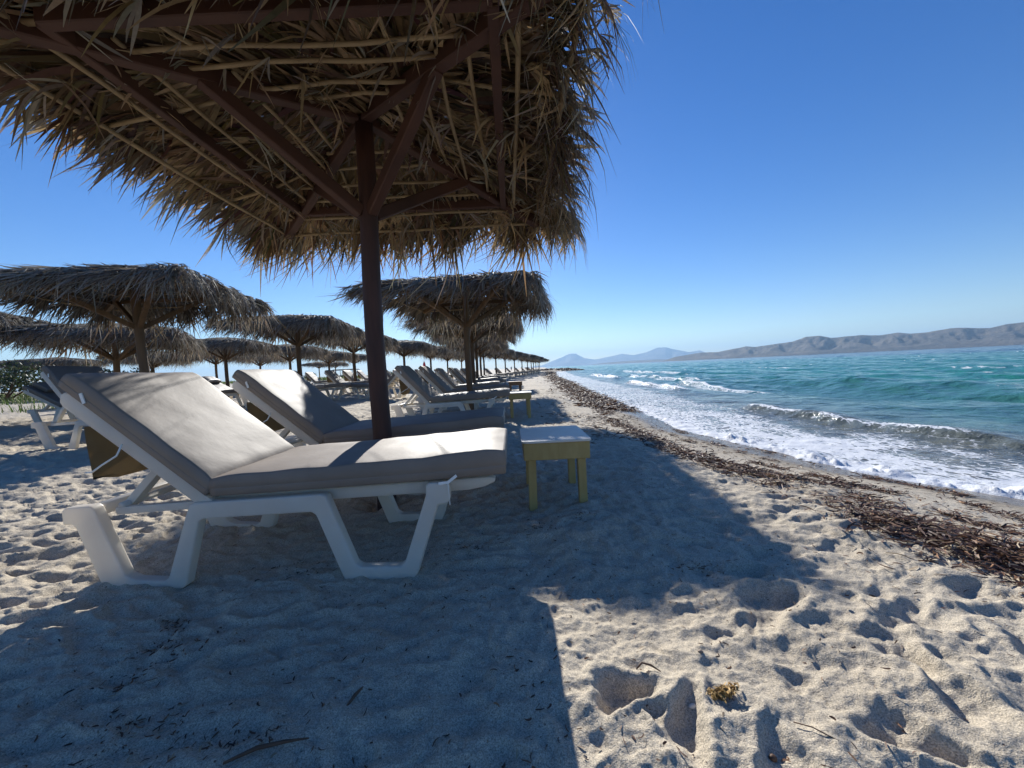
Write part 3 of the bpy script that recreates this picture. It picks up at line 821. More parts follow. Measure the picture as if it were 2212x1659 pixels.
def lounger(label, loc, rz, group, back_ang=40.0, vinyl=None, flap=True, pillow=False, ties=True):
    vinyl = vinyl or M_vinyl
    g = np.random.default_rng(int(back_ang * 10))
    root = thing('sun_lounger', label, 'sun lounger', loc, rz, group)
    HW = .335
    for s in (-1, 1):
        b = MB(); y0, y1 = sorted((s * HW, s * (HW - .052)))
        b.prism(SIDE, y0, y1)
        part('side_frame', b.mesh('side_frame', M_plastic, True, .011, 3), root)
        b = MB(); y0, y1 = sorted((s * (HW - .066), s * (HW - .1)))
        b.prism([(-.83, .318), (-.835, .352), (-.44, .366), (-.44, .330)], y0, y1)
        part('lower_rail', b.mesh('lower_rail', M_plastic, True, .006, 2), root)
    b = MB()
    for s in (-1, 1):
        y0, y1 = sorted((s * (HW - .068), s * (HW - .115)))
        b.prism([(-.37, .345), (-.37, .396), (.20, .398), (.88, .412), (.905, .405), (.90, .388), (.85, .368), (.78, .356), (.19, .343)], y0, y1)
    for x in np.arange(-.30, .86, .095):
        b.box((x, 0, .388), (.06, 2 * (HW - .118), .014))
    b.box((.872, 0, .39), (.03, 2 * (HW - .118), .03))
    for x in (-.90, .65):
        b.box((x, 0, .35), (.05, 2 * (HW - .066), .05))
    part('seat_frame', b.mesh('seat_frame', M_plastic, True, .004, 1), root)
    th = math.radians(back_ang); c, s_ = math.cos(th), math.sin(th)
    hx, hz = -.365, .392
    BL = .77
    def bp(l, n): return (hx - l * c + n * s_ * 1.0, hz + l * s_ + n * c)     # n: out of the backrest's face
    b = MB()
    for s in (-1, 1):
        y0, y1 = sorted((s * (HW - .018), s * (HW - .075)))
        b.prism([bp(-.02, -.055), bp(-.02, .0), bp(BL - .02, .0), bp(BL + .005, -.010), bp(BL + .012, -.03), bp(BL - .005, -.058), bp(BL - .03, -.066)], y0, y1)
    for l in np.arange(.08, BL - .03, .10):
        p = bp(l, -.015); Mx = Matrix.Rotation(th, 3, 'Y')
        b.box((p[0], 0, p[1]), (.06, 2 * (HW - .077), .014), Mx)
    part('back_frame', b.mesh('back_frame', M_plastic, True, .008, 2), root)
    for s in (-1, 1):
        b = MB(); a0 = bp(.30 if back_ang < 48 else .36, -.05)
        b.beam((a0[0], s * (HW - .125), a0[1]), (-.815, s * (HW - .125), .352), .035, .05, (0, 1, 0))
        part('prop_arm', b.mesh('prop_arm', M_plastic, True, .005, 2), root)
    b = MB(); b.tube([(-.805, -HW + .07, .36), (-.805, HW - .07, .36)], .016, 10)
    part('prop_bar', b.mesh('prop_bar', M_plastic, True), root)
    # pads
    Wm = .66
    seat = cushion('seat_cushion', 1.30, Wm, .092, vinyl, g, .008)
    for v in seat.vertices:
        q = v.co.x / 1.30
        v.co.z += .026 * q + .014 * q * q; v.co.z += max(0, v.co.z - .06) / .05 * .016 * q; v.co.x += -.345; v.co.z += .400
    sco = part('seat_cushion', seat, root)
    bc = cushion('back_cushion', .79, Wm, .085, vinyl, g, .005)
    # lay it on the backrest: x runs up the backrest, mirrored
    for v in bc.vertices:
        x, z = v.co.x, v.co.z
        p = bp(x + .012, z + .004)
        v.co.x, v.co.z = p[0], p[1]
    bm = bmesh.new(); bm.from_mesh(bc); bmesh.ops.recalc_face_normals(bm, faces=bm.faces); bm.to_mesh(bc); bm.free()
    bco = part('back_cushion', bc, root)
    if ties:
        b = MB(); b.beam((.70, -HW - .012, .418), (.74, -HW - .008, .447), .012, .004, (0, 1, 0)); b.beam((.66, -HW - .010, .415), (.705, -HW - .012, .420), .012, .004, (0, 1, 0))
        b.tube([(.70, -HW - .008, .42), (.703, -HW - .010, .38), (.700, -HW + .02, .31)], .0025, 6)
        part('tie_strap', b.mesh('tie_strap', M_strap), sco)
        p0 = bp(.66, .02); p1 = bp(.70, .045)
        b = MB(); b.beam((p0[0], -Wm / 2 - .006, p0[1]), (p1[0], -Wm / 2 - .004, p1[1]), .014, .004, (0, 1, 0))
        part('tie_strap', b.mesh('tie_strap', M_strap), bco)
    if flap:
        top = bp(.61, -.075); nx_, nz_ = 7, 14
        vs, fs = [], []
        for i in range(nz_):
            t = i / (nz_ - 1); z = top[1] - .255 * t
            for j in range(nx_):
                y = -.315 + .63 * j / (nx_ - 1)
                x = top[0] + .0 * t + .010 * math.sin(t * 3 + y * 5) + (.0 if i else .0)
                vs.append((x, y, z - (.03 * (abs(y) / .315) ** 6 * -1 if i == nz_ - 1 else 0)))
        for i in range(nz_ - 1):
            for j in range(nx_ - 1):
                a = i * nx_ + j; fs.append((a, a + 1, a + nx_ + 1, a + nx_))
        bm = bmesh.new(); vv = [bm.verts.new(v) for v in vs]
        for f in fs: bm.faces.new([vv[i] for i in f])
        ret = bmesh.ops.solidify(bm, geom=bm.faces[:], thickness=.012)
        bmesh.ops.recalc_face_normals(bm, faces=bm.faces)
        me = bpy.data.meshes.new('canvas_flap'); bm.to_mesh(me); bm.free()
        for p in me.polygons: p.use_smooth = True
        me.materials.append(M_canvas)
        fo = part('canvas_flap', me, root)
        q = bp(.40, -.066)
        b = MB(); b.tube([(top[0] - .01, -.325, top[1] - .20), (top[0] + .04, -.345, top[1] - .195), (top[0] + .09, -.35, top[1] - .165), (q[0] - .02, -.338, q[1] + .0), (q[0] + .01, -.340, q[1] + .05)], .004, 6)
        part('tie_cord', b.mesh('tie_cord', M_strap, True), fo)
    if pillow:
        hp = cushion('headrest_pillow', .30, .5, .09, M_vinyl_d, g, .03)
        for v in hp.vertices:
            p = bp(v.co.x + .44, v.co.z + .10); v.co.x, v.co.z = p[0], p[1]
        bm = bmesh.new(); bm.from_mesh(hp); bmesh.ops.recalc_face_normals(bm, faces=bm.faces); bm.to_mesh(hp); bm.free()
        part('headrest_pillow', hp, root)
    return root

GL = 'sun loungers set out under the parasols'
def lz(x, y): return sum(gz(x + dx, y + dy) for dx in (-.65, .4) for dy in (-.3, .3)) / 4
near = lounger('nearest white sun lounger with sunlit taupe pad, filling the left foreground', (-1.0, 2.0, 0.0), 0.0, GL, 40.5)
lounger('second sun lounger, its shaded taupe pad behind the nearest one and beside the big pole', (-1.03, 3.085, .015), .0, GL, 40.5)
far1 = lounger('white sun lounger with sunlit seat right of the big pole, before the next pole', (-1.0, 6.62, lz(-1.0, 6.62) - .02), .0, GL, 47, M_vinyl)
dup(far1, (-1.02, 8.3, lz(-1.0, 8.3) - .02), .01, 'sun lounger just past the next waterside pole, half hidden behind the sunlit one', GL)
n_ = 0
for i, (x, y) in enumerate(ROW1[:12]):
    nm = ORD[i]
    for q, side in ((-.9, 'near'), (.75, 'far')):
        xx, yy = x - .02 + random.uniform(-.1, .1), y + q
        sk = ('tie_strap', 'tie_cord', 'prop_bar', 'lower_rail') if y > 15 else ()
        dup(far1, (xx, yy, lz(xx, yy) - .02), random.uniform(-.04, .04), f'sun lounger at the {side} side of the {nm} parasol in the waterside row', GL, sk)
steep = lounger('white sun lounger with steep dark backrest, left of the nearest backrest', (-5.2, 5.28, lz(-5.2, 5.28) - .01), .03, GL, 56, M_vinyl_d, False)
pil = lounger('dark sun lounger with a pillow on its backrest, at the far left by the grass', (-8.55, 7.9, lz(-8.5, 7.9) - .05), .02, GL, 30, M_vinyl_d, False, True)
for x, y, rz, src, lab in [(-6.3, 10.6, 0, far1, 'sun lounger with sunlit patches, nearest of the group left of the big pole'),
                      (-6.3, 12.5, .03, far1, 'sun lounger behind the front one in the group left of the big pole'),
                      (-8.1, 11.4, .03, pil, 'sun lounger with headrest pillow, left end of the group beyond the second lounger'),
                      (-6.5, 15.6, .0, far1, 'sun lounger at the foot of the pole left of the big dark pole, near side'),
                      (-6.55, 17.3, .0, far1, 'sun lounger at the foot of the pole left of the big dark pole, far side'),
                      (-4.6, 13.2, PI, far1, 'sun lounger turned round, its backrest to the right, left of the big pole'),
                      (-10.9, 17.2, .0, far1, 'far sun lounger just right of the second lounger backrest top'),
                      (-10.6, 21.8, .0, far1, 'far sun lounger behind the group left of the big pole, under the fourth skirt'),
                      (-9.4, 26.0, .0, far1, 'small far sun lounger just left of the big pole, behind the group'),
                      (-5.9, 20.6, .0, far1, 'sun lounger with sunlit seat just right of the big pole, second row'),
                      (-5.9, 22.4, .0, far1, 'sun lounger behind the sunlit one just right of the big pole'),
                      (-5.6, 26.2, .0, far1, 'small far sun lounger in the second row between two waterside backrests'),
                      (-5.5, 32.2, .0, far1, 'small farthest sun lounger of the second row')]:
    dup(src, (x, y, lz(x, y) - .01), rz, lab, GL, ('tie_strap', 'tie_cord'))

# ------------------------------------------------------------------ little side tables
def side_table(label, loc, rz, mp, mt, group, w=.43, d=.56, h=.452):
    root = thing('side_table', label, 'side table', loc, rz, group)
    b = MB()
    n = 6; r = .035; poly = []
    for cx, cy, a0 in ((w / 2 - r, d / 2 - r, 0), (-w / 2 + r, d / 2 - r, PI / 2), (-w / 2 + r, -d / 2 + r, PI), (w / 2 - r, -d / 2 + r, 1.5 * PI)):
        for k in range(n + 1):
            a = a0 + PI / 2 * k / n; poly.append((cx + r * math.cos(a), cy + r * math.sin(a)))
    m = len(poly)
    b.add([(x, y, h - .014) for x, y in poly] + [(x, y, h) for x, y in poly], [tuple(range(m - 1, -1, -1)), tuple(range(m, 2 * m))] + [(i, (i + 1) % m, (i + 1) % m + m, i + m) for i in range(m)])
    part('table_top', b.mesh('table_top', mt, False, .003, 2), root)
    e = .012; ah = .105; zt = h - .016
    for s in (-1, 1):
        b = MB(); b.box((0, s * (d / 2 - e - .01), zt - ah / 2), (w - 2 * e, .02, ah)); part('apron', b.mesh('apron', mp, False, .003, 1), root)
        b = MB(); b.box((s * (w / 2 - e - .01), 0, zt - ah / 2 - .002), (.02, d - 2 * e - .044, ah + .003)); part('apron', b.mesh('apron', mp, False, .003, 1), root)
    for sx in (-1, 1):
        for sy in (-1, 1):
            b = MB(); b.beam((sx * (w / 2 - .062) , sy * (d / 2 - .062), zt - .01), (sx * (w / 2 - .056), sy * (d / 2 - .058), -.12), .05, .05, (0, 1, 0))
            part('leg', b.mesh('leg', mp, False, .003, 1), root)
    return root
GT = 'small side tables beside the loungers'
t1 = side_table('ochre side table with pale top, nearest the camera right of the lounger', (.255, 2.60, 0.0), .0, M_yellow, M_top, GT)
dup(t1, (.13, 7.15, lz(.13, 7.15)), .02, 'ochre side table beside the sunlit lounger by the next waterside pole', GT)
t3 = side_table('orange brown side table, third along the waterside row', (.10, 12.1, lz(.1, 12.1)), .05, M_orange, M_orange, GT)
t4 = side_table('grey side table, fourth along the waterside row behind the orange brown one', (-.45, 16.9, lz(-.45, 16.9)), 0, M_grey, M_grey, GT)
for i in range(4, 11):
    x, y = ROW1[i - 2]
    dup(t4, (x + 1.25, y - .5, lz(x + 1.2, y - .5)), 0, f'grey side table by the {ORD[i - 2]} parasol of the waterside row', GT)

# ------------------------------------------------------------------ seagrass wrack
def ribbons(n, X, Y, Z, Ln, Wd, col, g, rise=.3, curlk=.6):
    T = np.linspace(0, 1, 5)
    a = g.uniform(0, 2 * PI, n); da = g.normal(0, curlk, n)
    el = g.normal(.0, rise, n)
    px = np.zeros((n, 5)); py = np.zeros((n, 5)); pz = np.zeros((n, 5))
    for k in range(1, 5):
        ang = a + da * T[k] * 2
        px[:, k] = px[:, k - 1] + np.cos(ang) * Ln / 4; py[:, k] = py[:, k - 1] + np.sin(ang) * Ln / 4
        pz[:, k] = pz[:, k - 1] + np.sin(el * (1 - 1.2 * T[k])) * Ln / 4
    P = np.stack([px + X[:, None], py + Y[:, None], np.abs(pz) + Z[:, None]], 2)
    an = a + da
    w = np.stack([-np.sin(an), np.cos(an), g.normal(0, .6, n)], 1); w /= np.linalg.norm(w, axis=1)[:, None]
    hw = Wd[:, None] * np.array([.7, 1, 1, .9, .45])[None]
    V = np.stack([P - w[:, None] * hw[..., None], P + w[:, None] * hw[..., None]], 2).reshape(-1, 3)
    b = (np.arange(n) * 10)[:, None]
    q = np.array([[0, 1, 3, 2], [2, 3, 5, 4], [4, 5, 7, 6], [6, 7, 9, 8]])
    F = (b[:, None] + q[None]).reshape(-1, 4)
    cc = np.repeat(col[:, None], 10, 1).reshape(-1, 3); cc = np.concatenate([cc, np.ones((len(cc), 1))], 1)
    return V, F, cc

def weed_cols(n, g):
    pal = np.array([[.085, .038, .022], [.125, .058, .030], [.20, .095, .046], [.30, .155, .07], [.42, .31, .19], [.045, .023, .016]])
    i = g.choice(6, n, p=[.28, .26, .16, .08, .08, .14])
    return np.clip(pal[i] * g.uniform(.7, 1.3, (n, 1)), .01, .7)

def build_weed():
    g = np.random.default_rng(77)
    by = np.array([.3, 1.5, 1.83, 2.15, 2.65, 3.2, 4.26, 5, 6.5, 9.15, 20, 45, 75, 90]); bx = np.array([2.1, 2.02, 1.95, 1.97, 2.02, 1.83, 1.69, 1.66, 1.78, 2.05, 2.85, 4.6, 7.4, 9.2])
    Ys, Xs, Ls, Ws, Zo = [], [], [], [], []
    def strip(n, y0, y1, dx, wid, ln, wd, hump, pw=1.0, gate=None):
        y = y0 + (y1 - y0) * g.random(n) ** pw
        x = np.interp(y, by, bx) + dx + .10 * noise(y * 2.1, dx * 3, 400) + .05 * noise(y * 6, dx * 3, 401) + g.normal(0, 1, n) * wid
        if gate is not None:
            k = noise(y * gate[0], dx * 7 + x * 1.5, 402) > gate[1]; x, y = x[k], y[k]; 
        n = len(x); off = np.abs(x - np.interp(y, by, bx) - dx)
        hp = hump * np.exp(-(off / (wid * 1.3)) ** 2) * (.3 + .7 * np.clip(noise(x * 4, y * 4, 403) + .5, 0, 1))
        Xs.append(x); Ys.append(y); Zo.append(hp * g.random(n)); Ls.append(g.uniform(.4, 1, n) * ln); Ws.append(g.uniform(.5, 1, n) * wd)
    strip(5200, .8, 3.6, .02, .13, .10, .0048, .04, 1.2, (2.3, -.25))
    strip(1500, .8, 3.6, -.05, .22, .07, .004, .0, 1.2, (3, -.1))
    strip(1800, .9, 4.5, -.14, .09, .07, .0035, .008, 1.2, (2.5, .0))
    strip(3300, 3.3, 9.5, 0, .11, .10, .007, .03, 1.0, (1.6, -.25))
    strip(3000, 1.3, 5.5, .55, .035, .075, .0045, .025, 1.2, (2.0, -.02))
    strip(1600, 1.6, 6.5, .95, .04, .075, .0045, .02, 1.2, (2.4, .08))
    strip(1300, 1.2, 8, .7, .33, .06, .004, .0, 1.2)
    strip(1500, 2.6, 7, 1.35, .05, .08, .006, .02, 1.2, (1.8, .05))
    strip(7000, 9, 24, .15, .36, .16, .014, .04, 1.1, (.5, -.28))
    strip(5000, 9, 40, .4, .55, .2, .02, .03, 1.0)
    strip(3500, 24, 90, .3, .6, .32, .03, .015, 1.0)
    strip(3000, 4, 12, -.3, .5, .1, .008, .0, 1.0, (1.0, .0))
    x = np.concatenate(Xs); y = np.concatenate(Ys); n = len(x)
    z = apply_pits(x, y, ground_h(x, y)) + .004 + np.concatenate(Zo)
    V, F, cc = ribbons(n, x, y, z, np.concatenate(Ls), np.concatenate(Ws), weed_cols(n, g), g, .45)
    o = link('seaweed', npmesh('seaweed', V, F, M_weed, False, {'col': cc}))
    tag(o, 'brown dried seagrass lying in drift lines along the beach', 'seaweed', kind='stuff')
    # spit of dark wrack and rock at the far bend of the beach
    n = 2500; y = g.normal(100, 2.2, n); x = g.uniform(6, 18.5, n)
    z = ground_h(x, y) + .02 + .14 * g.random(n) * np.exp(-((y - 100) / 2) ** 2) + .06
    V2, F2, c2 = ribbons(n, x, y, z, g.uniform(.5, 1.3, n), g.uniform(.08, .2, n), weed_cols(n, g) * .9, g, .3)
    o2 = link('seaweed_bank', npmesh('seaweed_bank', V2, F2, M_weed, False, {'col': c2}))
    tag(o2, 'dark bank of washed up seaweed on the sand spit at the far bend', 'seaweed', kind='stuff')
    # litter of bits over the dry sand
    n = 5200
    rr = .75 + 9 * g.random(n) ** 1.6; aa = g.uniform(-1.2, .95, n)
    x = rr * np.sin(aa); y = rr * np.cos(aa)
    k = (noise(x * 1.4, y * 1.4, 410) + .35 * g.normal(0, 1, n) > -.05) & (x < 1.9); x, y = x[k], y[k]
    cl = [(-1.24, 1.28, .09), (-1.21, 1.13, .06), (-.98, .97, .07), (-.70, .91, .06), (-1.32, 1.41, .04), (-1.15, 1.26, .08), (-.45, .80, .06), (-1.0, 1.75, .12), (-.2, 1.9, .06), (.1, 2.0, .05), (.35, 2.1, .06), (.75, 1.6, .05), (-.95, .9, .1), (.5, 2.5, .12), (.9, 2.6, .15)]
    for cx, cy, s in cl:
        m = 45; x = np.concatenate([x, g.normal(cx, s, m)]); y = np.concatenate([y, g.normal(cy, s * .45, m)])
    n = len(x); z = apply_pits(x, y, ground_h(x, y)) + .003
    L = g.uniform(.006, .026, n)
    V3, F3, c3 = ribbons(n, x, y, z, L, g.uniform(.0009, .0026, n), weed_cols(n, g), g, .25)
    o3 = link('seaweed_litter', npmesh('seaweed_litter', V3, F3, M_weed, False, {'col': c3}))
    tag(o3, 'dark scraps of dried seaweed and twigs strewn over the sand', 'litter', kind='stuff')
build_weed()

# small single finds on the sand
def clump():
    g = np.random.default_rng(9); n = 420
    P = np.stack([g.normal(0, .017, n), g.normal(0, .006, n), g.uniform(.0, .016, n)], 1)
    P[:, 2] += .012 * np.clip(P[:, 0] / .03, -.2, 1)
    V, F, cc = ribbons(n, P[:, 0], P[:, 1], P[:, 2], g.uniform(.008, .018, n), g.uniform(.0012, .0026, n), np.array([[.50, .31, .095]]) * g.uniform(.4, 1.4, (n, 1)), g, .6)
    o = link('dried_sponge', npmesh('dried_sponge', V, F, M_weed, False, {'col': cc}), None, (.504, .961, gz(.504, .961)))
    tag(o, 'yellow brown frayed dried sponge lying on the sunlit sand', 'sponge')
clump()
def twig(label, x, y, pts, r):
    z = gz(x, y); b = MB(); b.tube([(px, py, pz) for px, py, pz in pts], r, 6)
    tag(link('twig', b.mesh('twig', M_twig, True), None, (x, y, z)), label, 'twig', 'twigs on the sand')
twig('curved reddish twig arching over the sand left of the dried sponge', .345, 1.06, [(-.03, 0, .004), (-.012, .006, .018), (.012, .0, .014), (.035, -.012, .004)], [.002, .003, .003, .0012])
twig('straight thin twig near the bottom edge right of the dried sponge', .66, .86, [(-.03, .02, .003), (0, 0, .008), (.035, -.03, .003)], .0014)
twig('dark thick twig lying in the shade at the bottom left', -.60, .875, [(-.10, -.03, .004), (-.04, -.005, .012), (.02, .008, .012), (.07, .02, .006)], [.003, .005, .004, .0015])
twig('dark stubby twig standing out of the shaded sand left of the sunlit strip', -.47, 1.02, [(-.012, -.03, .004), (0, 0, .012), (.012, .035, .008)], [.003, .005, .002])
def pebble(name, label, x, y, s, mat, cat):
    bm = bmesh.new(); bmesh.ops.create_icosphere(bm, subdivisions=3, radius=1)
    for v in bm.verts:
        q = 1 + .18 * float(noise(v.co.x * 1.5 + x * 9, v.co.y * 1.5 + v.co.z, 500)); v.co = Vector((v.co.x * s[0] * q, v.co.y * s[1] * q, v.co.z * s[2] * q))
    me = bpy.data.meshes.new(name); bm.to_mesh(me); bm.free()
    for p in me.polygons: p.use_smooth = True
    me.materials.append(mat)
    tag(link(name, me, None, (x, y, gz(x, y) + s[2] * .4)), label, cat)
pebble('pebble', 'small orange brown pebble on the sunlit sand above the dried sponge', .525, 1.115, (.008, .006, .005), M_pebble, 'pebble')
pebble('pebble', 'dark oval pebble at the bottom edge of the sunlit sand', .54, .82, (.009, .007, .008), M_twig, 'pebble')
pebble('seashell', 'white shell on the sand behind the second lounger, left of the table', .03, 3.75, (.05, .035, .015), M_shell, 'shell')
pebble('seashell', 'pale wedge of shell on the sand beside the dried sponge', .425, .955, (.010, .006, .006), M_shell, 'shell')

# ------------------------------------------------------------------ plants and far figures
def leafcloud(g, n, cx, cy, cz, rx, ry, rz, size, pal):
    d = g.normal(0, 1, (n, 3)); d /= np.linalg.norm(d, axis=1)[:, None]
    rad = g.random(n) ** .45 * (1 + .35 * noise(d[:, 0] * 2 + cx, d[:, 1] * 2 + d[:, 2], 600))
    P = d * rad[:, None] * np.array([rx, ry, rz]) + np.array([cx, cy, cz])
    a = g.normal(0, 1, (n, 3)); a /= np.linalg.norm(a, axis=1)[:, None]
    b = np.cross(a, g.normal(0, 1, (n, 3))); b /= np.linalg.norm(b, axis=1)[:, None]
    s = size * g.uniform(.5, 1.2, (n, 1))
    V = np.stack([P - a * s, P - b * s * .45, P + a * s, P + b * s * .45], 1).reshape(-1, 3)
    F = np.arange(n * 4).reshape(-1, 4)
    c = np.clip(np.array(pal)[g.integers(0, len(pal), n)] * g.uniform(.6, 1.4, (n, 1)), .005, .6)
    cc = np.concatenate([np.repeat(c, 4, 0), np.ones((n * 4, 1))], 1)
    return V, F, cc
GREEN = [(.035, .055, .02), (.05, .075, .025), (.03, .045, .022), (.07, .085, .03)]
def bush(label, x, y, w, h, seed, dark=1.0):
    g = np.random.default_rng(seed); z = gz(x, y)
    root = thing('bush', label, 'bush', (x, y, z), 0, 'bushes behind the beach')
    b = MB()
    for k in range(5):
        a = g.uniform(0, 6.28); b.tube([(0, 0, -.05), (.25 * w * math.cos(a), .25 * w * math.sin(a), h * .35), (.4 * w * math.cos(a), .4 * w * math.sin(a), h * .7)], [.05, .035, .012], 6)
    part('stems', b.mesh('stems', M_twig, True), root)
    Vs, Fs, Cs = [], [], []; nb = 0
    for k in range(7):
        V, F, c = leafcloud(g, 420, g.uniform(-.5, .5) * w, g.uniform(-.4, .4) * w, h * g.uniform(.35, .75), w * .32, w * .32, h * .30, .09, [tuple(q * dark for q in p) for p in GREEN])
        Vs.append(V); Fs.append(F + nb); Cs.append(c); nb += len(V)
    part('crown', npmesh('crown', np.concatenate(Vs), np.concatenate(Fs), M_leaf, False, {'col': np.concatenate(Cs)}), root)
bush('dark leafy bush at the far left, above the pillow lounger', -24.5, 18.5, 3.6, 2.0, 1)
bush('dark bush cut by the left photo edge', -30.5, 20.5, 4.2, 2.2, 2)
bush('dark bush between the far left one and the steep backrest', -22.0, 20.5, 2.8, 1.7, 3)
bush('small grey green bush on the dune above the second lounger, far away', -42.4, 80, 2.4, 1.5, 4)
bush('low green bush on the far dune left of the red figure', -36, 84, 5, 1.0, 5)
bush('low green bush on the far dune right of the red figure', -28, 86, 6, 1.1, 6)
bush('low dune bush just left of the big pole, far away', -21, 84, 5, 1.1, 7)

def grass():
    g = np.random.default_rng(55)
    n = 26000
    x = g.uniform(-46, -13.5, n); y = g.uniform(11, 34, n)
    k = (noise(x * .25, y * .25, 700) + (-x - 19) * .06 > -.05) & (-x / y > .95); x, y = x[k], y[k]
    n2 = 9000; x2 = g.uniform(-60, -17, n2); y2 = g.uniform(50, 100, n2); k = noise(x2 * .12, y2 * .12, 701) > -.1
    x = np.concatenate([x, x2[k]]); y = np.concatenate([y, y2[k]]); n = len(x)
    z = ground_h(x, y) - .01
    h = g.uniform(.12, .34, n) * (1 + .6 * (y > 45)); w = g.uniform(.006, .014, n) * (1 + 3 * (y > 45))
    a = g.uniform(0, 6.28, n); lean = g.uniform(.1, .6, n) * h
    b0 = np.stack([x, y, z], 1); s = np.stack([np.cos(a), np.sin(a), 0 * a], 1) * w[:, None]
    tip = b0 + np.stack([np.cos(a + 1.5) * lean - .15 * h, np.sin(a + 1.5) * lean, h], 1)
    mid = (b0 + tip) / 2 + np.stack([0 * h, 0 * h, .1 * h], 1)
    V = np.stack([b0 - s, b0 + s, mid + s * .8, mid - s * .8, tip + s * .1, tip - s * .1], 1).reshape(-1, 3)
    b = (np.arange(n) * 6)[:, None, None]
    F = (b + np.array([[0, 1, 2, 3], [3, 2, 4, 5]])[None]).reshape(-1, 4)
    pal = np.array([(.10, .16, .03), (.14, .19, .04), (.075, .13, .03), (.20, .20, .07)])
    c = pal[g.integers(0, 4, n)] * g.uniform(.7, 1.3, (n, 1)); cc = np.concatenate([np.repeat(c, 6, 0), np.ones((n * 6, 1))], 1)
    o = link('dune_grass', npmesh('dune_grass', V, F, M_leaf, False, {'col': cc}))
    tag(o, 'bright green grass growing behind the beach at the left', 'grass', kind='stuff')
grass()

def person(label, x, y, hgt, top_m, leg_m, rz=0):
    root = thing('person', label, 'person', (x, y, gz(x, y)), rz)
    sc = hgt / 1.7
    bm = bmesh.new(); sk = bm.verts.layers.skin.verify()
    J = {'pel': ((0, 0, .92), .13), 'wst': ((0, 0, 1.08), .115), 'cht': ((0, 0, 1.30), .14), 'nck': ((0, 0, 1.46), .055), 'hd0': ((0, .01, 1.55), .085), 'hd1': ((0, .015, 1.64), .09),
         'shl': ((.19, 0, 1.38), .06), 'ell': ((.25, -.02, 1.12), .042), 'wrl': ((.25, .06, .88), .032), 'hnl': ((.25, .09, .79), .03),
         'shr': ((-.19, 0, 1.38), .06), 'elr': ((-.25, -.02, 1.12), .042), 'wrr': ((-.25, .06, .88), .032), 'hnr': ((-.25, .09, .79), .03),
         'hpl': ((.10, 0, .86), .095), 'knl': ((.11, .05, .48), .06), 'anl': ((.12, -.02, .09), .042), 'ftl': ((.13, .13, .035), .035),
         'hpr': ((-.10, 0, .86), .095), 'knr': ((-.11, .0, .48), .06), 'anr': ((-.12, -.08, .09), .042), 'ftr': ((-.13, .06, .035), .035)}
    vs = {}
    for k, (p, r) in J.items():
        v = bm.verts.new(Vector(p) * sc); v[sk].radius = (r * sc, r * sc); vs[k] = v
    vs['pel'][sk].use_root = True
    for a, b in (('pel', 'wst'), ('wst', 'cht'), ('cht', 'nck'), ('nck', 'hd0'), ('hd0', 'hd1'), ('cht', 'shl'), ('shl', 'ell'), ('ell', 'wrl'), ('wrl', 'hnl'), ('cht', 'shr'), ('shr', 'elr'), ('elr', 'wrr'), ('wrr', 'hnr'), ('pel', 'hpl'), ('hpl', 'knl'), ('knl', 'anl'), ('anl', 'ftl'), ('pel', 'hpr'), ('hpr', 'knr'), ('knr', 'anr'), ('anr', 'ftr')):
        bm.edges.new((vs[a], vs[b]))
    me = bpy.data.meshes.new('body'); bm.to_mesh(me); bm.free(); me.materials.append(M_skin)
    o = part('body', me, root); o.modifiers.new('skin', 'SKIN'); o.modifiers.new('sub', 'SUBSURF').levels = 1
    b = MB(); zz = [.80, .95, 1.08, 1.25, 1.38, 1.43]; rr = [.21, .175, .155, .19, .19, .10]
    b.tube([(0, 0, z * sc) for z in zz], [r * sc for r in rr], 14); part('top', b.mesh('top', top_m, True), root)
    b = MB()
    for s in (-1, 1): b.tube([(s * .09 * sc, 0, .86 * sc), (s * .105 * sc, .03 * sc, .6 * sc), (s * .11 * sc, .03 * sc, .45 * sc)], [.115 * sc, .095 * sc, .085 * sc], 10)
    part('shorts', b.mesh('shorts', leg_m, True), root)
    bm = bmesh.new(); bmesh.ops.create_icosphere(bm, subdivisions=2, radius=.115 * sc)
    for v in bm.verts: v.co += Vector((0, -.015 * sc, 1.645 * sc))
    me = bpy.data.meshes.new('hair'); bm.to_mesh(me); bm.free(); me.materials.append(M_dark); part('hair', me, root)
person('person in bright red standing among the far loungers left of the big pole', -23.2, 55, 1.15, M_red, M_red, .4)
person('small dark clad person standing far along the beach under the parasols', .01, 150, 1.7, M_dark, M_dark, .2)

root = thing('furled_parasol', 'furled red parasol on a thin pole beyond the loungers right of the big pole', 'parasol', (-10.13, 45, gz(-10.13, 45)))
b = MB(); b.tube([(0, 0, -.3), (0, 0, 2.1)], .025, 8); part('pole', b.mesh('pole', M_grey, True), root)
b = MB(); b.tube([(.0, 0, .75), (.03, 0, .95), (.0, 0, 1.4), (.0, 0, 1.8), (0, 0, 2.02)], [.20, .26, .20, .12, .03], 12); part('canopy', b.mesh('canopy', M_red, True), root)
root = thing('shade_pergola', 'tiny flat roofed pergola far off, right of the pair of far parasols', 'pergola', (-30, 70, gz(-30, 70)))
for sx in (-1, 1):
    for sy in (-1, 1):
        b = MB(); b.tube([(sx * 1.6, sy * 1.2, -.3), (sx * 1.6, sy * 1.2, 1.5)], .05, 8); part('post', b.mesh('post', M_grey, True), root)
b = MB(); b.box((0, 0, 1.62), (3.9, 3, .12)); b.box((0, 0, 1.72), (3.6, 2.7, .06)); part('roof', b.mesh('roof', M_grey, False, .02, 1), root)

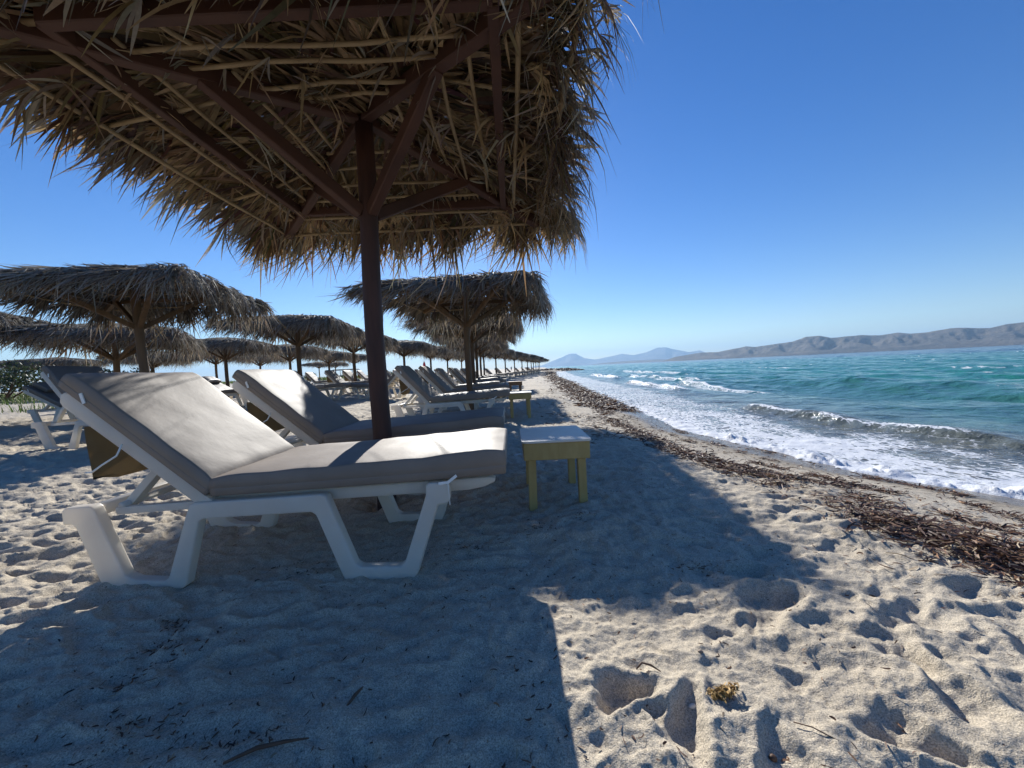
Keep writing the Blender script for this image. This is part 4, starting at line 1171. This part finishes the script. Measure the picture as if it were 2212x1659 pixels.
# ------------------------------------------------------------------ light, sky, air
SUN_EL, SUN_AZ = math.radians(26.4), math.radians(-8.5)      # azimuth from +Y towards +X
w = bpy.data.worlds.new('World'); bpy.context.scene.world = w; w.use_nodes = True
nt = w.node_tree; bg = nt.nodes['Background']
sky = nt.nodes.new('ShaderNodeTexSky'); sky.sky_type = 'NISHITA'; sky.sun_disc = False
sky.sun_elevation = SUN_EL; sky.sun_rotation = SUN_AZ
sky.air_density = 1.0; sky.dust_density = .06; sky.ozone_density = 2.5; sky.altitude = 0
hs = nt.nodes.new('ShaderNodeHueSaturation'); hs.inputs['Saturation'].default_value = 1.36; hs.inputs['Hue'].default_value = .512
nt.links.new(sky.outputs['Color'], hs.inputs['Color']); tint = nt.nodes.new('ShaderNodeMix'); tint.data_type = 'RGBA'; tint.blend_type = 'MULTIPLY'; tint.inputs['Factor'].default_value = 1; tint.inputs[7].default_value = (.94, .97, 1.04, 1)
nt.links.new(hs.outputs['Color'], tint.inputs[6]); nt.links.new(tint.outputs[2], bg.inputs['Color']); bg.inputs['Strength'].default_value = .086
ld = bpy.data.lights.new('sun', 'SUN'); ld.energy = 5.0; ld.angle = math.radians(.53); ld.color = (1, .975, .92)
sun = bpy.data.objects.new('sun', ld); C.objects.link(sun)
to = Vector((math.sin(SUN_AZ) * math.cos(SUN_EL), math.cos(SUN_AZ) * math.cos(SUN_EL), math.sin(SUN_EL)))
sun.rotation_euler = to.to_track_quat('Z', 'Y').to_euler()

HAZE = True
if HAZE:
    m, nt, out = new_mat('sea_haze')
    pv = N(nt, 'ShaderNodeVolumePrincipled'); pv.inputs['Color'].default_value = (.45, .70, 1, 1); pv.inputs['Density'].default_value = 1.6e-4
    pv.inputs['Anisotropy'].default_value = 0.2
    nt.links.new(pv.outputs['Volume'], out.inputs['Volume'])
    b = MB(); b.box((0, 0, 0), (1, 1, 1))
    me = b.mesh('haze', m)
    x0, x1, y0, y1, z0, z1 = -9500, 9500, -9500, 9500, -40, 330
    for v in me.vertices: v.co = Vector((x0 if v.co.x < 0 else x1, y0 if v.co.y < 0 else y1, z0 if v.co.z < 0 else z1))
    tag(link('haze', me), kind='stuff')

sc = bpy.context.scene
sc.view_settings.view_transform = 'Standard'; sc.view_settings.look = 'None'
sc.view_settings.exposure = 0.52; sc.view_settings.gamma = 1.0
sc.render.engine = 'CYCLES'
sc.cycles.use_denoising = True
sc.cycles.max_bounces = 8; sc.cycles.diffuse_bounces = 4; sc.cycles.glossy_bounces = 3; sc.cycles.transmission_bounces = 4; sc.cycles.volume_bounces = 0
sc.cycles.sample_clamp_indirect = 6.0
sc.cycles.caustics_reflective = False; sc.cycles.caustics_refractive = False
